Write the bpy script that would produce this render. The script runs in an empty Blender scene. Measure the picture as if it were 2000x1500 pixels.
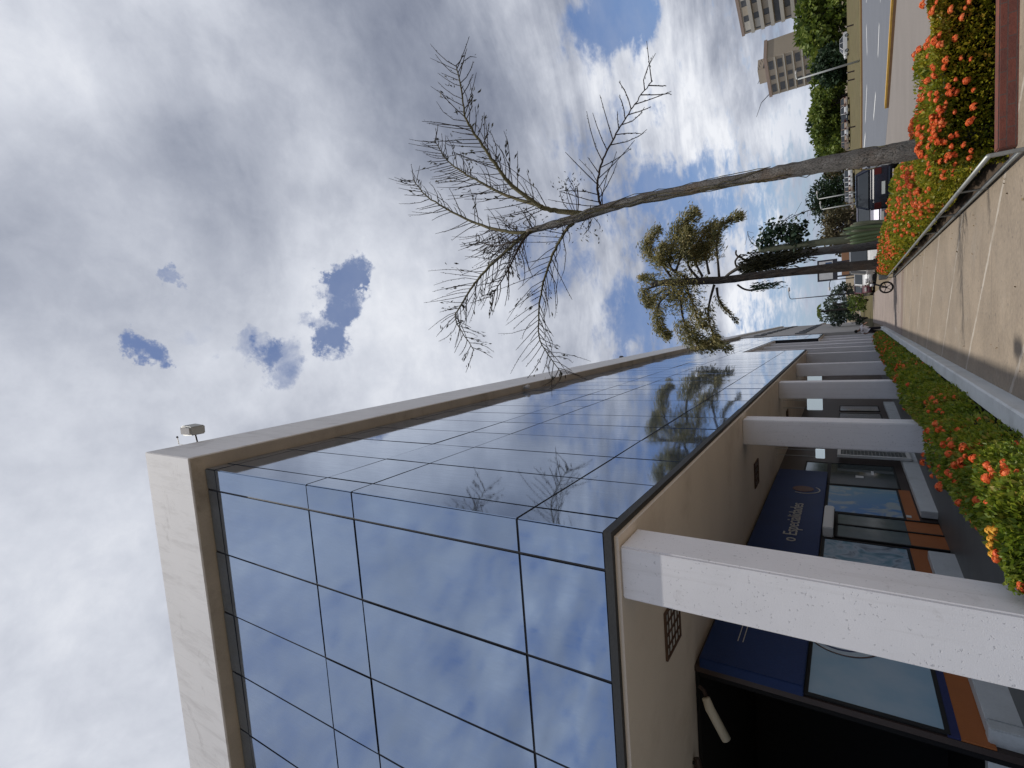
import bpy, bmesh, math, random
import numpy as np
from mathutils import Vector, Matrix

random.seed(7)
rng = np.random.default_rng(11)
scene = bpy.context.scene
COL = scene.collection
PI = math.pi

# ------------------------------------------------------------------ camera maths
FPX, PITCH, YAW, ROLL = 986.46, 0.58559, -0.10856, 0.01533
EYE = np.array([0.0, 0.0, 1.6])
def _rot():
    c, s = math.cos(YAW), math.sin(YAW); A = np.array([[c, -s, 0], [s, c, 0], [0, 0, 1]])
    c, s = math.cos(PITCH), math.sin(PITCH); B = np.array([[1, 0, 0], [0, c, s], [0, -s, c]])
    c, s = math.cos(ROLL), math.sin(ROLL); C = np.array([[c, 0, -s], [0, 1, 0], [s, 0, c]])
    return C @ B @ A
M = _rot()                      # rows: right, forward, up of the upright photograph
def ray(x, y): return M.T @ np.array([(750 - y) / FPX, 1, (1000 - x) / FPX])
def at(x, y, Y):                # the world point behind photo pixel (x, y) at distance Y
    d = ray(x, y); return EYE + d * (Y / d[1])
def at_z(x, y, z):
    d = ray(x, y); return EYE + d * ((z - 1.6) / d[2])
def zg(Y): return .12 - .0165 * min(Y, 42.0)

# ------------------------------------------------------------------ object helpers
def tag(o, label, cat, group=None):
    o['label'] = label; o['category'] = cat
    if group: o['group'] = group
    return o
def kind(o, k): o['kind'] = k; return o
def thing(name, label, cat, loc=(0, 0, 0), rz=0, group=None):
    o = bpy.data.objects.new(name, None); COL.objects.link(o)
    o.location = loc; o.rotation_euler = (0, 0, rz); o.empty_display_size = .2
    return tag(o, label, cat, group)
def link_mesh(name, me, mat, parent=None):
    o = bpy.data.objects.new(name, me); COL.objects.link(o)
    for m in (mat if isinstance(mat, (list, tuple)) else [mat]):
        if m: me.materials.append(m)
    if parent: o.parent = parent
    return o
def copy_tree(o, parent=None):
    c = o.copy(); COL.objects.link(c)
    if parent: c.parent = parent
    for ch in list(o.children): copy_tree(ch, c)
    return c
def arrays_mesh(name, V, F, mat, parent=None, smooth=False):
    V = np.asarray(V, np.float32); F = np.asarray(F, np.int32)
    me = bpy.data.meshes.new(name); n, k = F.shape
    me.vertices.add(len(V)); me.vertices.foreach_set('co', V.ravel())
    me.loops.add(n * k); me.loops.foreach_set('vertex_index', F.ravel())
    me.polygons.add(n); me.polygons.foreach_set('loop_start', np.arange(n, dtype=np.int32) * k)
    me.polygons.foreach_set('loop_total', np.full(n, k, np.int32))
    if smooth: me.polygons.foreach_set('use_smooth', np.ones(n, bool))
    me.update(calc_edges=True); me.validate()
    return link_mesh(name, me, mat, parent)

class MB:
    def __init__(s): s.v = []; s.f = []; s.mi = []
    def add(s, vs, fs, mi=0):
        b = len(s.v); s.v += [tuple(map(float, p)) for p in vs]
        s.f += [tuple(b + i for i in f) for f in fs]; s.mi += [mi] * len(fs)
    def box(s, x0, x1, y0, y1, z0, z1, mi=0):
        if x0 > x1: x0, x1 = x1, x0
        if y0 > y1: y0, y1 = y1, y0
        vs = [(x, y, z) for z in (z0, z1) for y in (y0, y1) for x in (x0, x1)]
        s.add(vs, [(0, 2, 3, 1), (4, 5, 7, 6), (0, 1, 5, 4), (2, 6, 7, 3), (0, 4, 6, 2), (1, 3, 7, 5)], mi); return s
    def quad(s, a, b, c, d, mi=0): s.add([a, b, c, d], [(0, 1, 2, 3)], mi); return s
    def prism(s, poly, axis, a, b, mi=0):   # poly of 2-d points extruded along an axis from a to b
        n = len(poly)
        def p(q, t): return (t, q[0], q[1]) if axis == 'x' else (q[0], t, q[1]) if axis == 'y' else (q[0], q[1], t)
        s.add([p(q, a) for q in poly] + [p(q, b) for q in poly],
              [tuple(range(n))[::-1], tuple(range(n, 2 * n))] + [(i, (i + 1) % n, n + (i + 1) % n, n + i) for i in range(n)], mi); return s
    def tube(s, pts, radii, sides=8, cap=True, mi=0, wob=0):
        P = [Vector(p) for p in pts]; n = len(P)
        if not isinstance(radii, (list, tuple)): radii = [radii] * n
        up = None; vs = []
        for i in range(n):
            d = (P[min(i + 1, n - 1)] - P[max(i - 1, 0)])
            d = d.normalized() if d.length > 1e-9 else Vector((0, 0, 1))
            if up is None: up = d.orthogonal().normalized()
            up = (up - d * up.dot(d)); up = up.normalized() if up.length > 1e-6 else d.orthogonal().normalized()
            w = d.cross(up)
            for k in range(sides):
                a = 2 * PI * k / sides; r = radii[i] * (1 + (random.uniform(-wob, wob) if wob else 0))
                vs.append(P[i] + up * (math.cos(a) * r) + w * (math.sin(a) * r))
        fs = [(i * sides + k, i * sides + (k + 1) % sides, (i + 1) * sides + (k + 1) % sides, (i + 1) * sides + k) for i in range(n - 1) for k in range(sides)]
        if cap: fs += [tuple(range(sides))[::-1], tuple((n - 1) * sides + k for k in range(sides))]
        s.add(vs, fs, mi); return s
    def strip(s, profile, ys, mi=0):        # closed (x, z) profile carried along Y on the sloping ground
        n = len(profile); vs = []
        for y in ys: vs += [(x, y, z + zg(y)) for x, z in profile]
        fs = [(j * n + i, (j + 1) * n + i, (j + 1) * n + (i + 1) % n, j * n + (i + 1) % n) for j in range(len(ys) - 1) for i in range(n)]
        fs += [tuple(range(n)), tuple((len(ys) - 1) * n + i for i in range(n))[::-1]]
        s.add(vs, fs, mi); return s
    def build(s, name, mat, parent=None, smooth=False, bevel=0):
        me = bpy.data.meshes.new(name); me.from_pydata(s.v, [], s.f)
        if any(s.mi): me.polygons.foreach_set('material_index', s.mi)
        bm = bmesh.new(); bm.from_mesh(me); bmesh.ops.recalc_face_normals(bm, faces=bm.faces)
        if bevel: bmesh.ops.bevel(bm, geom=list(bm.edges), offset=bevel, segments=2, affect='EDGES', clamp_overlap=True)
        bm.to_mesh(me); bm.free()
        if smooth: me.polygons.foreach_set('use_smooth', [True] * len(me.polygons))
        me.update()
        return link_mesh(name, me, mat, parent)

def leaves(name, C, size, mat, parent=None, N=None, aspect=.5, jit=.35, spread=1.0, droop=0):
    """many small rhombic leaves; C centres, N optional preferred growing direction"""
    C = np.asarray(C, float); n = len(C)
    d = rng.normal(size=(n, 3)); d /= np.linalg.norm(d, axis=1)[:, None]
    if N is not None:
        d = np.asarray(N) + d * spread; d[:, 2] -= droop; d /= np.linalg.norm(d, axis=1)[:, None]
    r = rng.normal(size=(n, 3)); w = np.cross(d, r); w /= np.linalg.norm(w, axis=1)[:, None]
    s = size * (1 + rng.uniform(-jit, jit, n))[:, None] if np.isscalar(size) else np.asarray(size)[:, None]
    nrm = np.cross(d, w)
    V = np.empty((n, 4, 3)); V[:, 0] = C - d * s * .5; V[:, 1] = C + w * s * aspect * .5 + nrm * s * .08
    V[:, 2] = C + d * s * .5; V[:, 3] = C - w * s * aspect * .5 + nrm * s * .08
    return arrays_mesh(name, V.reshape(-1, 3), np.arange(n * 4).reshape(n, 4), mat, parent)

# ------------------------------------------------------------------ materials
def new_mat(name):
    m = bpy.data.materials.new(name); m.use_nodes = True
    nt = m.node_tree; b = nt.nodes['Principled BSDF']
    return m, nt, b
class NG:
    def __init__(s, nt): s.nt = nt
    def n(s, t, **kw):
        nd = s.nt.nodes.new(t)
        for k, v in kw.items(): setattr(nd, k, v)
        return nd
    def lk(s, a, b): s.nt.links.new(a, b)
    def _in(s, sock, v):
        if isinstance(v, bpy.types.NodeSocket): s.lk(v, sock)
        elif v is not None: sock.default_value = v
    def math(s, op, a, b=None, c=None, clamp=False):
        nd = s.n('ShaderNodeMath', operation=op, use_clamp=clamp)
        s._in(nd.inputs[0], a); s._in(nd.inputs[1], b)
        if c is not None: s._in(nd.inputs[2], c)
        return nd.outputs[0]
    def vec(s, op, a, b=None, scale=None):
        nd = s.n('ShaderNodeVectorMath', operation=op)
        s._in(nd.inputs[0], a)
        if b is not None: s._in(nd.inputs[1], b)
        if scale is not None: s._in(nd.inputs['Scale'], scale)
        return nd.outputs['Value'] if op in ('DOT_PRODUCT', 'LENGTH') else nd.outputs['Vector']
    def noise(s, v, scale, detail=4, rough=.5, dist=0, out='Fac'):
        nd = s.n('ShaderNodeTexNoise'); s._in(nd.inputs['Vector'], v)
        nd.inputs['Scale'].default_value = scale; nd.inputs['Detail'].default_value = detail
        nd.inputs['Roughness'].default_value = rough; nd.inputs['Distortion'].default_value = dist
        return nd.outputs[out]
    def mix(s, f, a, b, blend='MIX'):
        nd = s.n('ShaderNodeMix', data_type='RGBA', blend_type=blend)
        s._in(nd.inputs[0], f)
        for k, v in ((6, a), (7, b)):
            if isinstance(v, (tuple, list)): v = tuple(v[:3]) + (1,)
            s._in(nd.inputs[k], v)
        return nd.outputs[2]
    def ramp(s, f, stops):
        nd = s.n('ShaderNodeValToRGB'); s._in(nd.inputs[0], f)
        el = nd.color_ramp.elements
        while len(el) < len(stops): el.new(.5)
        for e, (p, c) in zip(el, stops): e.position = p; e.color = tuple(c[:3]) + (1,)
        return nd.outputs[0]
    def mapr(s, v, a, b, c=0., d=1., smooth=False):
        nd = s.n('ShaderNodeMapRange'); nd.interpolation_type = 'SMOOTHSTEP' if smooth else 'LINEAR'
        for i, q in enumerate((v, a, b, c, d)): s._in(nd.inputs[i], q)
        return nd.outputs[0]
    def bump(s, h, strength, dist=.02):
        nd = s.n('ShaderNodeBump'); s._in(nd.inputs['Height'], h)
        nd.inputs['Strength'].default_value = strength; nd.inputs['Distance'].default_value = dist
        return nd.outputs[0]

def mat_basic(name, col, rough=.7, var=.25, scale=3.0, fine=40, bump=.2, bdist=.01, metal=0, dirt=None, spec=.3):
    m, nt, b = new_mat(name); g = NG(nt)
    tc = g.n('ShaderNodeTexCoord').outputs['Object']
    n1 = g.noise(tc, scale, 6, .6); n2 = g.noise(tc, fine, 3, .6)
    f = g.math('ADD', g.math('MULTIPLY', g.math('SUBTRACT', n1, .5), 1.6), g.math('MULTIPLY', g.math('SUBTRACT', n2, .5), .9))
    f = g.math('ADD', g.math('MULTIPLY', f, var), 1.0)
    c = g.vec('SCALE', tuple(col), scale=f)
    if dirt:
        d = g.mapr(g.noise(tc, scale * .45, 7, .7), .52, .72)
        c = g.mix(g.math('MULTIPLY', d, dirt[1]), c, dirt[0])
    g.lk(c, b.inputs['Base Color']); b.inputs['Roughness'].default_value = rough; b.inputs['Metallic'].default_value = metal
    b.inputs['Specular IOR Level'].default_value = spec
    if bump: g.lk(g.bump(n2, bump, bdist), b.inputs['Normal'])
    return m
def mat_leaf(name, cols, rough=.5, trans=.25):
    m, nt, b = new_mat(name); g = NG(nt)
    geo = g.n('ShaderNodeNewGeometry'); r = geo.outputs['Random Per Island']
    tc = g.n('ShaderNodeTexCoord').outputs['Object']
    big = g.noise(tc, 1.3, 3, .6)
    f = g.math('ADD', g.math('MULTIPLY', r, .6), g.math('MULTIPLY', g.mapr(big, .3, .7), .4))
    n = len(cols); c = g.ramp(f, [((i + .0) / (n - 1), q) for i, q in enumerate(cols)])
    g.lk(c, b.inputs['Base Color']); b.inputs['Roughness'].default_value = rough
    b.inputs['Specular IOR Level'].default_value = .35
    out = nt.nodes['Material Output']
    tr = g.n('ShaderNodeBsdfTranslucent'); g.lk(g.vec('SCALE', c, scale=1.3), tr.inputs['Color'])
    mx = g.n('ShaderNodeMixShader'); mx.inputs[0].default_value = trans
    g.lk(b.outputs[0], mx.inputs[1]); g.lk(tr.outputs[0], mx.inputs[2]); g.lk(mx.outputs[0], out.inputs['Surface'])
    return m

def mat_glass_wall():
    m, nt, b = new_mat('mirror_glass'); g = NG(nt)
    tc = g.n('ShaderNodeTexCoord').outputs['Object']
    b.inputs['Base Color'].default_value = (.335, .42, .55, 1); b.inputs['Metallic'].default_value = 1
    streak = g.noise(g.vec('MULTIPLY', tc, (9, 9, 1.1)), 2.2, 5, .6)
    g.lk(g.mapr(streak, .3, .8, .03, .085), b.inputs['Roughness'])
    g.lk(g.bump(g.noise(tc, .6, 2, .5), .05, .05), b.inputs['Normal'])
    # thin dust veil, its blue-grey colour put in to haze the reflections
    dif = g.n('ShaderNodeBsdfDiffuse'); dif.inputs['Color'].default_value = (.33, .39, .48, 1)
    mx = g.n('ShaderNodeMixShader'); g.lk(g.mapr(streak, .35, .75, .06, .15), mx.inputs[0])
    g.lk(b.outputs[0], mx.inputs[1]); g.lk(dif.outputs[0], mx.inputs[2])
    g.lk(mx.outputs[0], nt.nodes['Material Output'].inputs['Surface'])
    return m
def mat_sidewalk():
    m, nt, b = new_mat('pavement_concrete'); g = NG(nt)
    tc = g.n('ShaderNodeTexCoord').outputs['Object']
    sx = g.n('ShaderNodeSeparateXYZ'); g.lk(tc, sx.inputs[0]); X, Y = sx.outputs[0], sx.outputs[1]
    n1 = g.noise(tc, .9, 7, .65); n2 = g.noise(tc, 22, 4, .65); n3 = g.noise(tc, 3.2, 5, .7, .8)
    base = g.mix(g.mapr(Y, 26.2, 27.0), (.235, .19, .142), (.24, .195, .172))
    f = g.math('ADD', 1., g.math('ADD', g.math('MULTIPLY', g.math('SUBTRACT', n1, .5), .8), g.math('MULTIPLY', g.math('SUBTRACT', n2, .5), .8)))
    c = g.vec('SCALE', base, scale=f)
    wob = g.math('MULTIPLY', g.math('SUBTRACT', g.noise(tc, 2.0, 4, .6), .5), .12)
    s = g.math('ADD', g.math('ADD', X, Y), wob)
    fr = g.math('FRACT', g.math('DIVIDE', g.math('SUBTRACT', s, 8.62), 3.0))
    line = g.math('LESS_THAN', g.math('ABSOLUTE', g.math('SUBTRACT', fr, .5)), g.math('MULTIPLY', g.noise(tc, 5, 4, .7), .036))
    # joints sit at the half period
    line = g.math('MULTIPLY', line, g.mapr(g.noise(tc, 1.4, 4, .7), .35, .6, .25, 1.))
    c = g.mix(g.math('MULTIPLY', line, .75), c, (.44, .40, .35))
    rot = g.n('ShaderNodeMapping'); g.lk(tc, rot.inputs[0]); rot.inputs['Rotation'].default_value = (0, 0, .8); rot.inputs['Scale'].default_value = (.55, 2.2, 1)
    st = g.mapr(g.noise(rot.outputs[0], 1.5, 7, .72, .6), .55, .72)
    c = g.mix(g.math('MULTIPLY', st, .5), c, (.125, .10, .08))
    c = g.mix(g.math('MULTIPLY', g.mapr(g.noise(tc, .55, 6, .7, 1.0), .48, .66), .30), c, (.16, .135, .11))
    c = g.mix(g.math('MULTIPLY', g.mapr(g.noise(tc, 1.1, 8, .75, .5), .56, .7), .35), c, (.34, .31, .27))
    spots = g.mapr(g.noise(tc, 9, 2, .5), .69, .73)
    c = g.mix(g.math('MULTIPLY', spots, .6), c, (.09, .075, .065))
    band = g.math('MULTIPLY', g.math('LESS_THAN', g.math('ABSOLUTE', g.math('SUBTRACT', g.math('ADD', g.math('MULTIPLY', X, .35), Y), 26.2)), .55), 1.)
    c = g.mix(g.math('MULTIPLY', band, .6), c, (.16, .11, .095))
    g.lk(c, b.inputs['Base Color']); b.inputs['Roughness'].default_value = .85
    g.lk(g.bump(n2, .35, .01), b.inputs['Normal'])
    return m
def mat_stucco():
    m, nt, b = new_mat('white_stucco'); g = NG(nt)
    tc = g.n('ShaderNodeTexCoord').outputs['Object']
    n = g.noise(tc, 110, 5, .75); big = g.noise(tc, 1.4, 5, .6)
    pit = g.mapr(g.noise(tc, 38, 2, .5), .66, .72)
    c = g.vec('SCALE', (.74, .73, .745), scale=g.math('ADD', .88, g.math('ADD', g.math('MULTIPLY', big, .2), g.math('MULTIPLY', g.math('SUBTRACT', n, .5), .14))))
    c = g.mix(g.math('MULTIPLY', pit, .42), c, (.25, .25, .26))
    st = g.noise(g.vec('MULTIPLY', tc, (9, 9, .5)), 1.0, 5, .7)
    c = g.mix(g.math('MULTIPLY', g.mapr(st, .54, .76), .28), c, (.40, .38, .36))
    c = g.mix(g.math('MULTIPLY', g.mapr(g.noise(tc, 4.5, 6, .75, .6), .60, .75), .35), c, (.36, .34, .32))
    g.lk(c, b.inputs['Base Color']); b.inputs['Roughness'].default_value = .9
    g.lk(g.bump(g.math('SUBTRACT', n, pit), .28, .006), b.inputs['Normal'])
    return m
def mat_bark(name, c0, c1, c2, sc=1.0):
    m, nt, b = new_mat(name); g = NG(nt)
    tc = g.n('ShaderNodeTexCoord').outputs['Object']
    v = g.vec('MULTIPLY', tc, (14 * sc, 14 * sc, 5 * sc))
    n = g.noise(v, 1.0, 7, .7, .4); n2 = g.noise(tc, 1.7, 5, .65)
    vo = g.n('ShaderNodeTexVoronoi', feature='DISTANCE_TO_EDGE'); g.lk(g.vec('MULTIPLY', tc, (9 * sc, 9 * sc, 4.5 * sc)), vo.inputs['Vector'])
    crack = g.mapr(vo.outputs['Distance'], .0, .09)
    c = g.ramp(n, [(.25, c0), (.55, c1), (.8, c2)])
    c = g.mix(g.mapr(n2, .5, .7), c, (c1[0] * 1.0, c1[1] * .78, c1[2] * .62))
    c = g.mix(g.math('SUBTRACT', 1., crack), c, (c0[0] * .4, c0[1] * .4, c0[2] * .4))
    g.lk(c, b.inputs['Base Color']); b.inputs['Roughness'].default_value = .9
    g.lk(g.bump(g.math('ADD', n, crack), .5, .02), b.inputs['Normal'])
    return m
def mat_paint(name, col, rough=.25, metal=.0):
    m, nt, b = new_mat(name); g = NG(nt)
    tc = g.n('ShaderNodeTexCoord').outputs['Object']
    c = g.vec('SCALE', tuple(col), scale=g.mapr(g.noise(tc, 4, 4, .6), .2, .8, .85, 1.1))
    g.lk(c, b.inputs['Base Color']); b.inputs['Roughness'].default_value = rough; b.inputs['Metallic'].default_value = metal
    b.inputs['Coat Weight'].default_value = .5; b.inputs['Coat Roughness'].default_value = .08
    return m
def mat_brick():
    m, nt, b = new_mat('red_brick'); g = NG(nt)
    tc = g.n('ShaderNodeTexCoord').outputs['Object']
    sx = g.n('ShaderNodeSeparateXYZ'); g.lk(tc, sx.inputs[0]); cb = g.n('ShaderNodeCombineXYZ')
    g.lk(sx.outputs[0], cb.inputs[0]); g.lk(g.math('ADD', sx.outputs[2], sx.outputs[1]), cb.inputs[1])
    br = g.n('ShaderNodeTexBrick'); g.lk(cb.outputs[0], br.inputs['Vector'])
    br.inputs['Color1'].default_value = (.19, .055, .035, 1); br.inputs['Color2'].default_value = (.14, .045, .032, 1); br.inputs['Mortar'].default_value = (.1, .07, .06, 1)
    br.inputs['Scale'].default_value = 1; br.inputs['Mortar Size'].default_value = .006; br.inputs['Brick Width'].default_value = .24; br.inputs['Row Height'].default_value = .075
    c = g.mix(g.mapr(g.noise(tc, 8, 5, .7), .4, .7, 0, .6), br.outputs['Color'], (.09, .035, .03))
    g.lk(c, b.inputs['Base Color']); b.inputs['Roughness'].default_value = .85
    g.lk(g.bump(g.noise(tc, 30, 4, .7), .4, .01), b.inputs['Normal'])
    return m
def mat_fascia():
    m, nt, b = new_mat('parapet_paint'); g = NG(nt)
    tc = g.n('ShaderNodeTexCoord').outputs['Object']
    n1 = g.noise(tc, .7, 6, .65); n2 = g.noise(g.vec('MULTIPLY', tc, (3, 3, .5)), 1.5, 6, .7); n3 = g.noise(tc, 30, 3, .6)
    c = g.vec('SCALE', (.76, .75, .745), scale=g.math('ADD', .86, g.math('ADD', g.math('MULTIPLY', n1, .18), g.math('MULTIPLY', n3, .1))))
    c = g.mix(g.math('MULTIPLY', g.mapr(n2, .50, .74), .42), c, (.40, .38, .375))
    st = g.noise(g.vec('MULTIPLY', tc, (7, 7, .35)), 1.0, 5, .7)
    c = g.mix(g.math('MULTIPLY', g.mapr(st, .57, .76), .28), c, (.30, .29, .28))
    c = g.mix(g.math('MULTIPLY', g.mapr(g.noise(tc, 1.1, 7, .75, 1.), .58, .72), .4), c, (.3, .28, .27))
    g.lk(c, b.inputs['Base Color']); b.inputs['Roughness'].default_value = .8
    g.lk(g.bump(n3, .15, .006), b.inputs['Normal'])
    return m
def mat_road():
    m, nt, b = new_mat('asphalt'); g = NG(nt)
    tc = g.n('ShaderNodeTexCoord').outputs['Object']
    c = g.vec('SCALE', (.105, .112, .128), scale=g.math('ADD', .7, g.math('ADD', g.math('MULTIPLY', g.noise(tc, .35, 6, .65), .4), g.math('MULTIPLY', g.noise(tc, 30, 3, .6), .2))))
    g.lk(c, b.inputs['Base Color']); b.inputs['Roughness'].default_value = .7
    return m
def mat_poster(name, kind_):
    m, nt, b = new_mat(name); g = NG(nt)
    tc = g.n('ShaderNodeTexCoord').outputs['Object']
    sx = g.n('ShaderNodeSeparateXYZ'); g.lk(tc, sx.inputs[0]); Y, Z = sx.outputs[1], sx.outputs[2]
    n = g.noise(tc, 1.6, 4, .55, 1.2)
    if kind_ == 'blue':
        c = g.mix(g.mapr(Y, 14.5, 16.9), (.05, .19, .48), (.16, .32, .42))
        c = g.mix(g.mapr(n, .5, .62), c, (.34, .40, .42))
    elif kind_ == 'grey':
        c = g.mix(g.mapr(g.noise(tc, .9, 4, .6), .35, .65), (.22, .38, .50), (.36, .47, .55))
    else:
        c = g.ramp(n, [(.3, (.04, .07, .10)), (.45, (.14, .28, .37)), (.55, (.36, .44, .52)), (.68, (.07, .10, .14))])
    g.lk(c, b.inputs['Base Color']); b.inputs['Roughness'].default_value = .35
    return m

MT = {}
MT['glass'] = mat_glass_wall()
MT['frame'] = mat_basic('dark_frame', (.018, .018, .022), .5, .2)
MT['fascia'] = mat_fascia()
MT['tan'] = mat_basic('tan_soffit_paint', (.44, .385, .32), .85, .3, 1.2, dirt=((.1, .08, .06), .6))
MT['soffit'] = mat_basic('beige_ceiling', (.74, .66, .57), .85, .14, .8, dirt=((.30, .22, .15), .4))
MT['stucco'] = mat_stucco()
MT['white'] = mat_basic('white_wall', (.60, .59, .58), .85, .15, 1.0, dirt=((.32, .31, .3), .35))
MT['band'] = mat_basic('dark_metal_band', (.035, .036, .036), .6, .5, 1.5)
MT['kerbwhite'] = mat_basic('white_kerb_paint', (.56, .59, .60), .85, .22, 2.0, dirt=((.25, .26, .24), .5), bump=.3)
MT['sidewalk'] = mat_sidewalk()
MT['tiles'] = mat_basic('arcade_tiles', (.11, .115, .115), .45, .4, 1.4, 25)
MT['dirt'] = mat_basic('soil', (.07, .05, .035), .95, .5, 3, 40, .5)
MT['grass'] = mat_basic('dry_verge_grass', (.095, .078, .034), .95, .6, .5, 9, .4, dirt=((.07, .075, .022), .8))
MT['ground'] = mat_basic('bare_ground', (.17, .135, .09), .95, .4, .25, 6, .3)
MT['road'] = mat_road()
MT['lane'] = mat_basic('lane_concrete', (.185, .165, .15), .85, .25, .4, 18, .2)
MT['mark'] = mat_basic('white_road_paint', (.6, .6, .58), .7, .2, 6)
MT['yellow'] = mat_basic('yellow_kerb_paint', (.55, .33, .06), .75, .35, 2, dirt=((.25, .15, .06), .7))
MT['yellowfar'] = mat_basic('worn_yellow_kerb_paint', (.30, .21, .08), .8, .35, .8)
MT['kerbside'] = mat_basic('kerb_concrete', (.22, .13, .07), .9, .4, 2)
MT['brick'] = mat_brick()
MT['steel'] = mat_basic('galvanised_steel', (.30, .31, .30), .45, .35, 5, 40, .1, metal=.5)
MT['dark'] = mat_basic('interior_shade', (.006, .006, .007), .9, .2)  # near-black so the hall stays unlit where skylight would grey it
MT['black'] = mat_basic('black_rubber', (.012, .012, .012), .6, .2)
MT['signblue'] = mat_basic('sign_blue_panel', (.010, .030, .115), .5, .6, .5, spec=.2)
MT['letter'] = mat_basic('sign_letters', (.42, .40, .36), .5, .1)
MT['orange'] = mat_basic('orange_band', (.34, .11, .03), .5, .2)
MT['navyband'] = mat_basic('navy_band', (.018, .025, .10), .5, .2)
MT['logo'] = mat_basic('logo_brown', (.12, .06, .045), .5, .5, 5)
MT['greyglass'] = mat_basic('shop_glass', (.05, .065, .065), .08, .6, 1.2, 4, 0, spec=.6)
MT['doorglass'] = mat_basic('door_glass', (.13, .16, .165), .15, .35, 1.0, 4, 0, spec=.6)
MT['plastic'] = mat_basic('white_plastic', (.68, .68, .66), .5, .06)
MT['cream'] = mat_basic('cream_plastic', (.50, .46, .37), .5, .1)
MT['tower'] = mat_basic('tower_render', (.36, .315, .25), .9, .2, .08, 2, 0)
MT['towerpink'] = mat_basic('tower_roof_edge', (.32, .25, .21), .9, .2, .1, 2, 0)
MT['towerglass'] = mat_basic('tower_windows', (.085, .09, .095), .3, .7, .7, 3, 0)
MT['towerslab'] = mat_basic('tower_balcony', (.44, .42, .37), .9, .25, .1, 2, 0)
MT['bark'] = mat_bark('grey_bark', (.075, .070, .063), (.19, .18, .165), (.36, .35, .32))
MT['bark2'] = mat_bark('dark_bark', (.022, .018, .016), (.06, .05, .042), (.12, .10, .085), .6)
MT['twig'] = mat_basic('dark_twigs', (.035, .025, .02), .9, .4, 8)
MT['limb'] = mat_bark('mossy_limb', (.05, .045, .025), (.13, .115, .05), (.22, .19, .10))
MT['leafdark'] = mat_leaf('dead_leaf', [(.012, .010, .009), (.03, .026, .02), (.05, .05, .035), (.13, .14, .12)], .6, .15)
MT['hedge'] = mat_leaf('hedge_leaf', [(.06, .10, .010), (.14, .175, .015), (.26, .255, .02), (.38, .33, .03), (.46, .22, .05)], .42, .42)
MT['hedgeL'] = mat_leaf('hedge_leaf_deep', [(.05, .09, .010), (.10, .155, .015), (.17, .22, .02), (.26, .29, .03), (.36, .12, .04)], .45, .4)
MT['core'] = mat_basic('hedge_inner_shade', (.018, .02, .008), .95, .5, 6)  # dark colour stands in for shade inside the hedges
MT['petal'] = mat_leaf('ixora_petal', [(.58, .06, .016), (.70, .12, .03), (.76, .20, .05), (.68, .26, .09)], .5, .3)
MT['petaly'] = mat_leaf('yellow_petal', [(.7, .34, .03), (.75, .45, .06)], .5, .3)
MT['fox'] = mat_leaf('araucaria_needle', [(.05, .06, .03), (.15, .15, .06), (.31, .27, .11), (.44, .33, .14)], .6, .35)
MT['olive'] = mat_leaf('olive_needle', [(.012, .014, .006), (.03, .03, .01), (.06, .055, .016)], .6, .1)
MT['shrub'] = mat_leaf('dark_round_leaf', [(.008, .022, .014), (.016, .04, .02), (.03, .06, .03), (.08, .10, .06)], .4, .1)
MT['tree'] = mat_leaf('tree_leaf', [(.03, .055, .010), (.075, .115, .018), (.13, .17, .026), (.20, .22, .04)], .6, .3)
MT['treedark'] = mat_leaf('dark_tree_leaf', [(.008, .02, .008), (.014, .034, .012), (.024, .05, .015)], .6, .1)
MT['treebrown'] = mat_leaf('dry_tree_leaf', [(.05, .04, .02), (.09, .075, .035), (.14, .11, .05)], .7, .1)
MT['litter'] = mat_leaf('dry_litter', [(.12, .08, .04), (.2, .14, .07), (.26, .2, .1)], .8, .05)
MT['treeblue'] = mat_leaf('bluish_tree_leaf', [(.03, .055, .04), (.06, .085, .06), (.1, .12, .08)], .6, .2)
MT['cactus'] = mat_basic('cactus_green', (.075, .11, .055), .7, .4, 5, 30)
MT['cactusdark'] = mat_basic('cactus_grey_green', (.10, .11, .075), .8, .5, 4, 30)
MT['navy'] = mat_paint('navy_paint', (.006, .008, .022), .25)
MT['silver'] = mat_paint('silver_paint', (.36, .35, .42), .3, .3)
MT['whitecar'] = mat_paint('white_paint', (.62, .62, .62), .3)
MT['redcar'] = mat_paint('maroon_paint', (.10, .02, .025), .25)
MT['tan_car'] = mat_paint('tan_paint', (.36, .27, .2), .3)
MT['darkcar'] = mat_paint('charcoal_paint', (.03, .03, .035), .25)
MT['carglass'] = mat_basic('car_glass', (.02, .025, .03), .06, .3, 2, 5, 0, spec=.7)
MT['lampglass'] = mat_basic('clear_lens', (.7, .7, .72), .15, .1)
MT['taillight'] = mat_basic('red_lens', (.09, .015, .015), .2, .1)
MT['plate'] = mat_basic('number_plate', (.55, .58, .57), .4, .25, 30)
MT['skin'] = mat_basic('skin', (.17, .09, .06), .6, .1)
MT['shirt'] = mat_basic('white_shirt', (.68, .66, .69), .9, .12, 6)
MT['trousers'] = mat_basic('dark_trousers', (.02, .017, .022), .9, .3)
MT['hair'] = mat_basic('black_hair', (.01, .009, .008), .7, .3)
MT['pole'] = mat_basic('lamp_post_paint', (.42, .43, .41), .5, .15)
MT['darkpole'] = mat_basic('dark_post_paint', (.035, .035, .045), .5, .2)
MT['bill'] = mat_basic('billboard_blue', (.05, .10, .2), .5, .8, .8)
MT['billw'] = mat_basic('billboard_white', (.55, .55, .55), .6, .3, 1)
MT['farorange'] = mat_basic('orange_render', (.30, .16, .09), .9, .4, .8)
MT['grey_wall'] = mat_basic('pale_grey_render', (.46, .44, .42), .9, .15, .4, dirt=((.3, .28, .27), .4))
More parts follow.
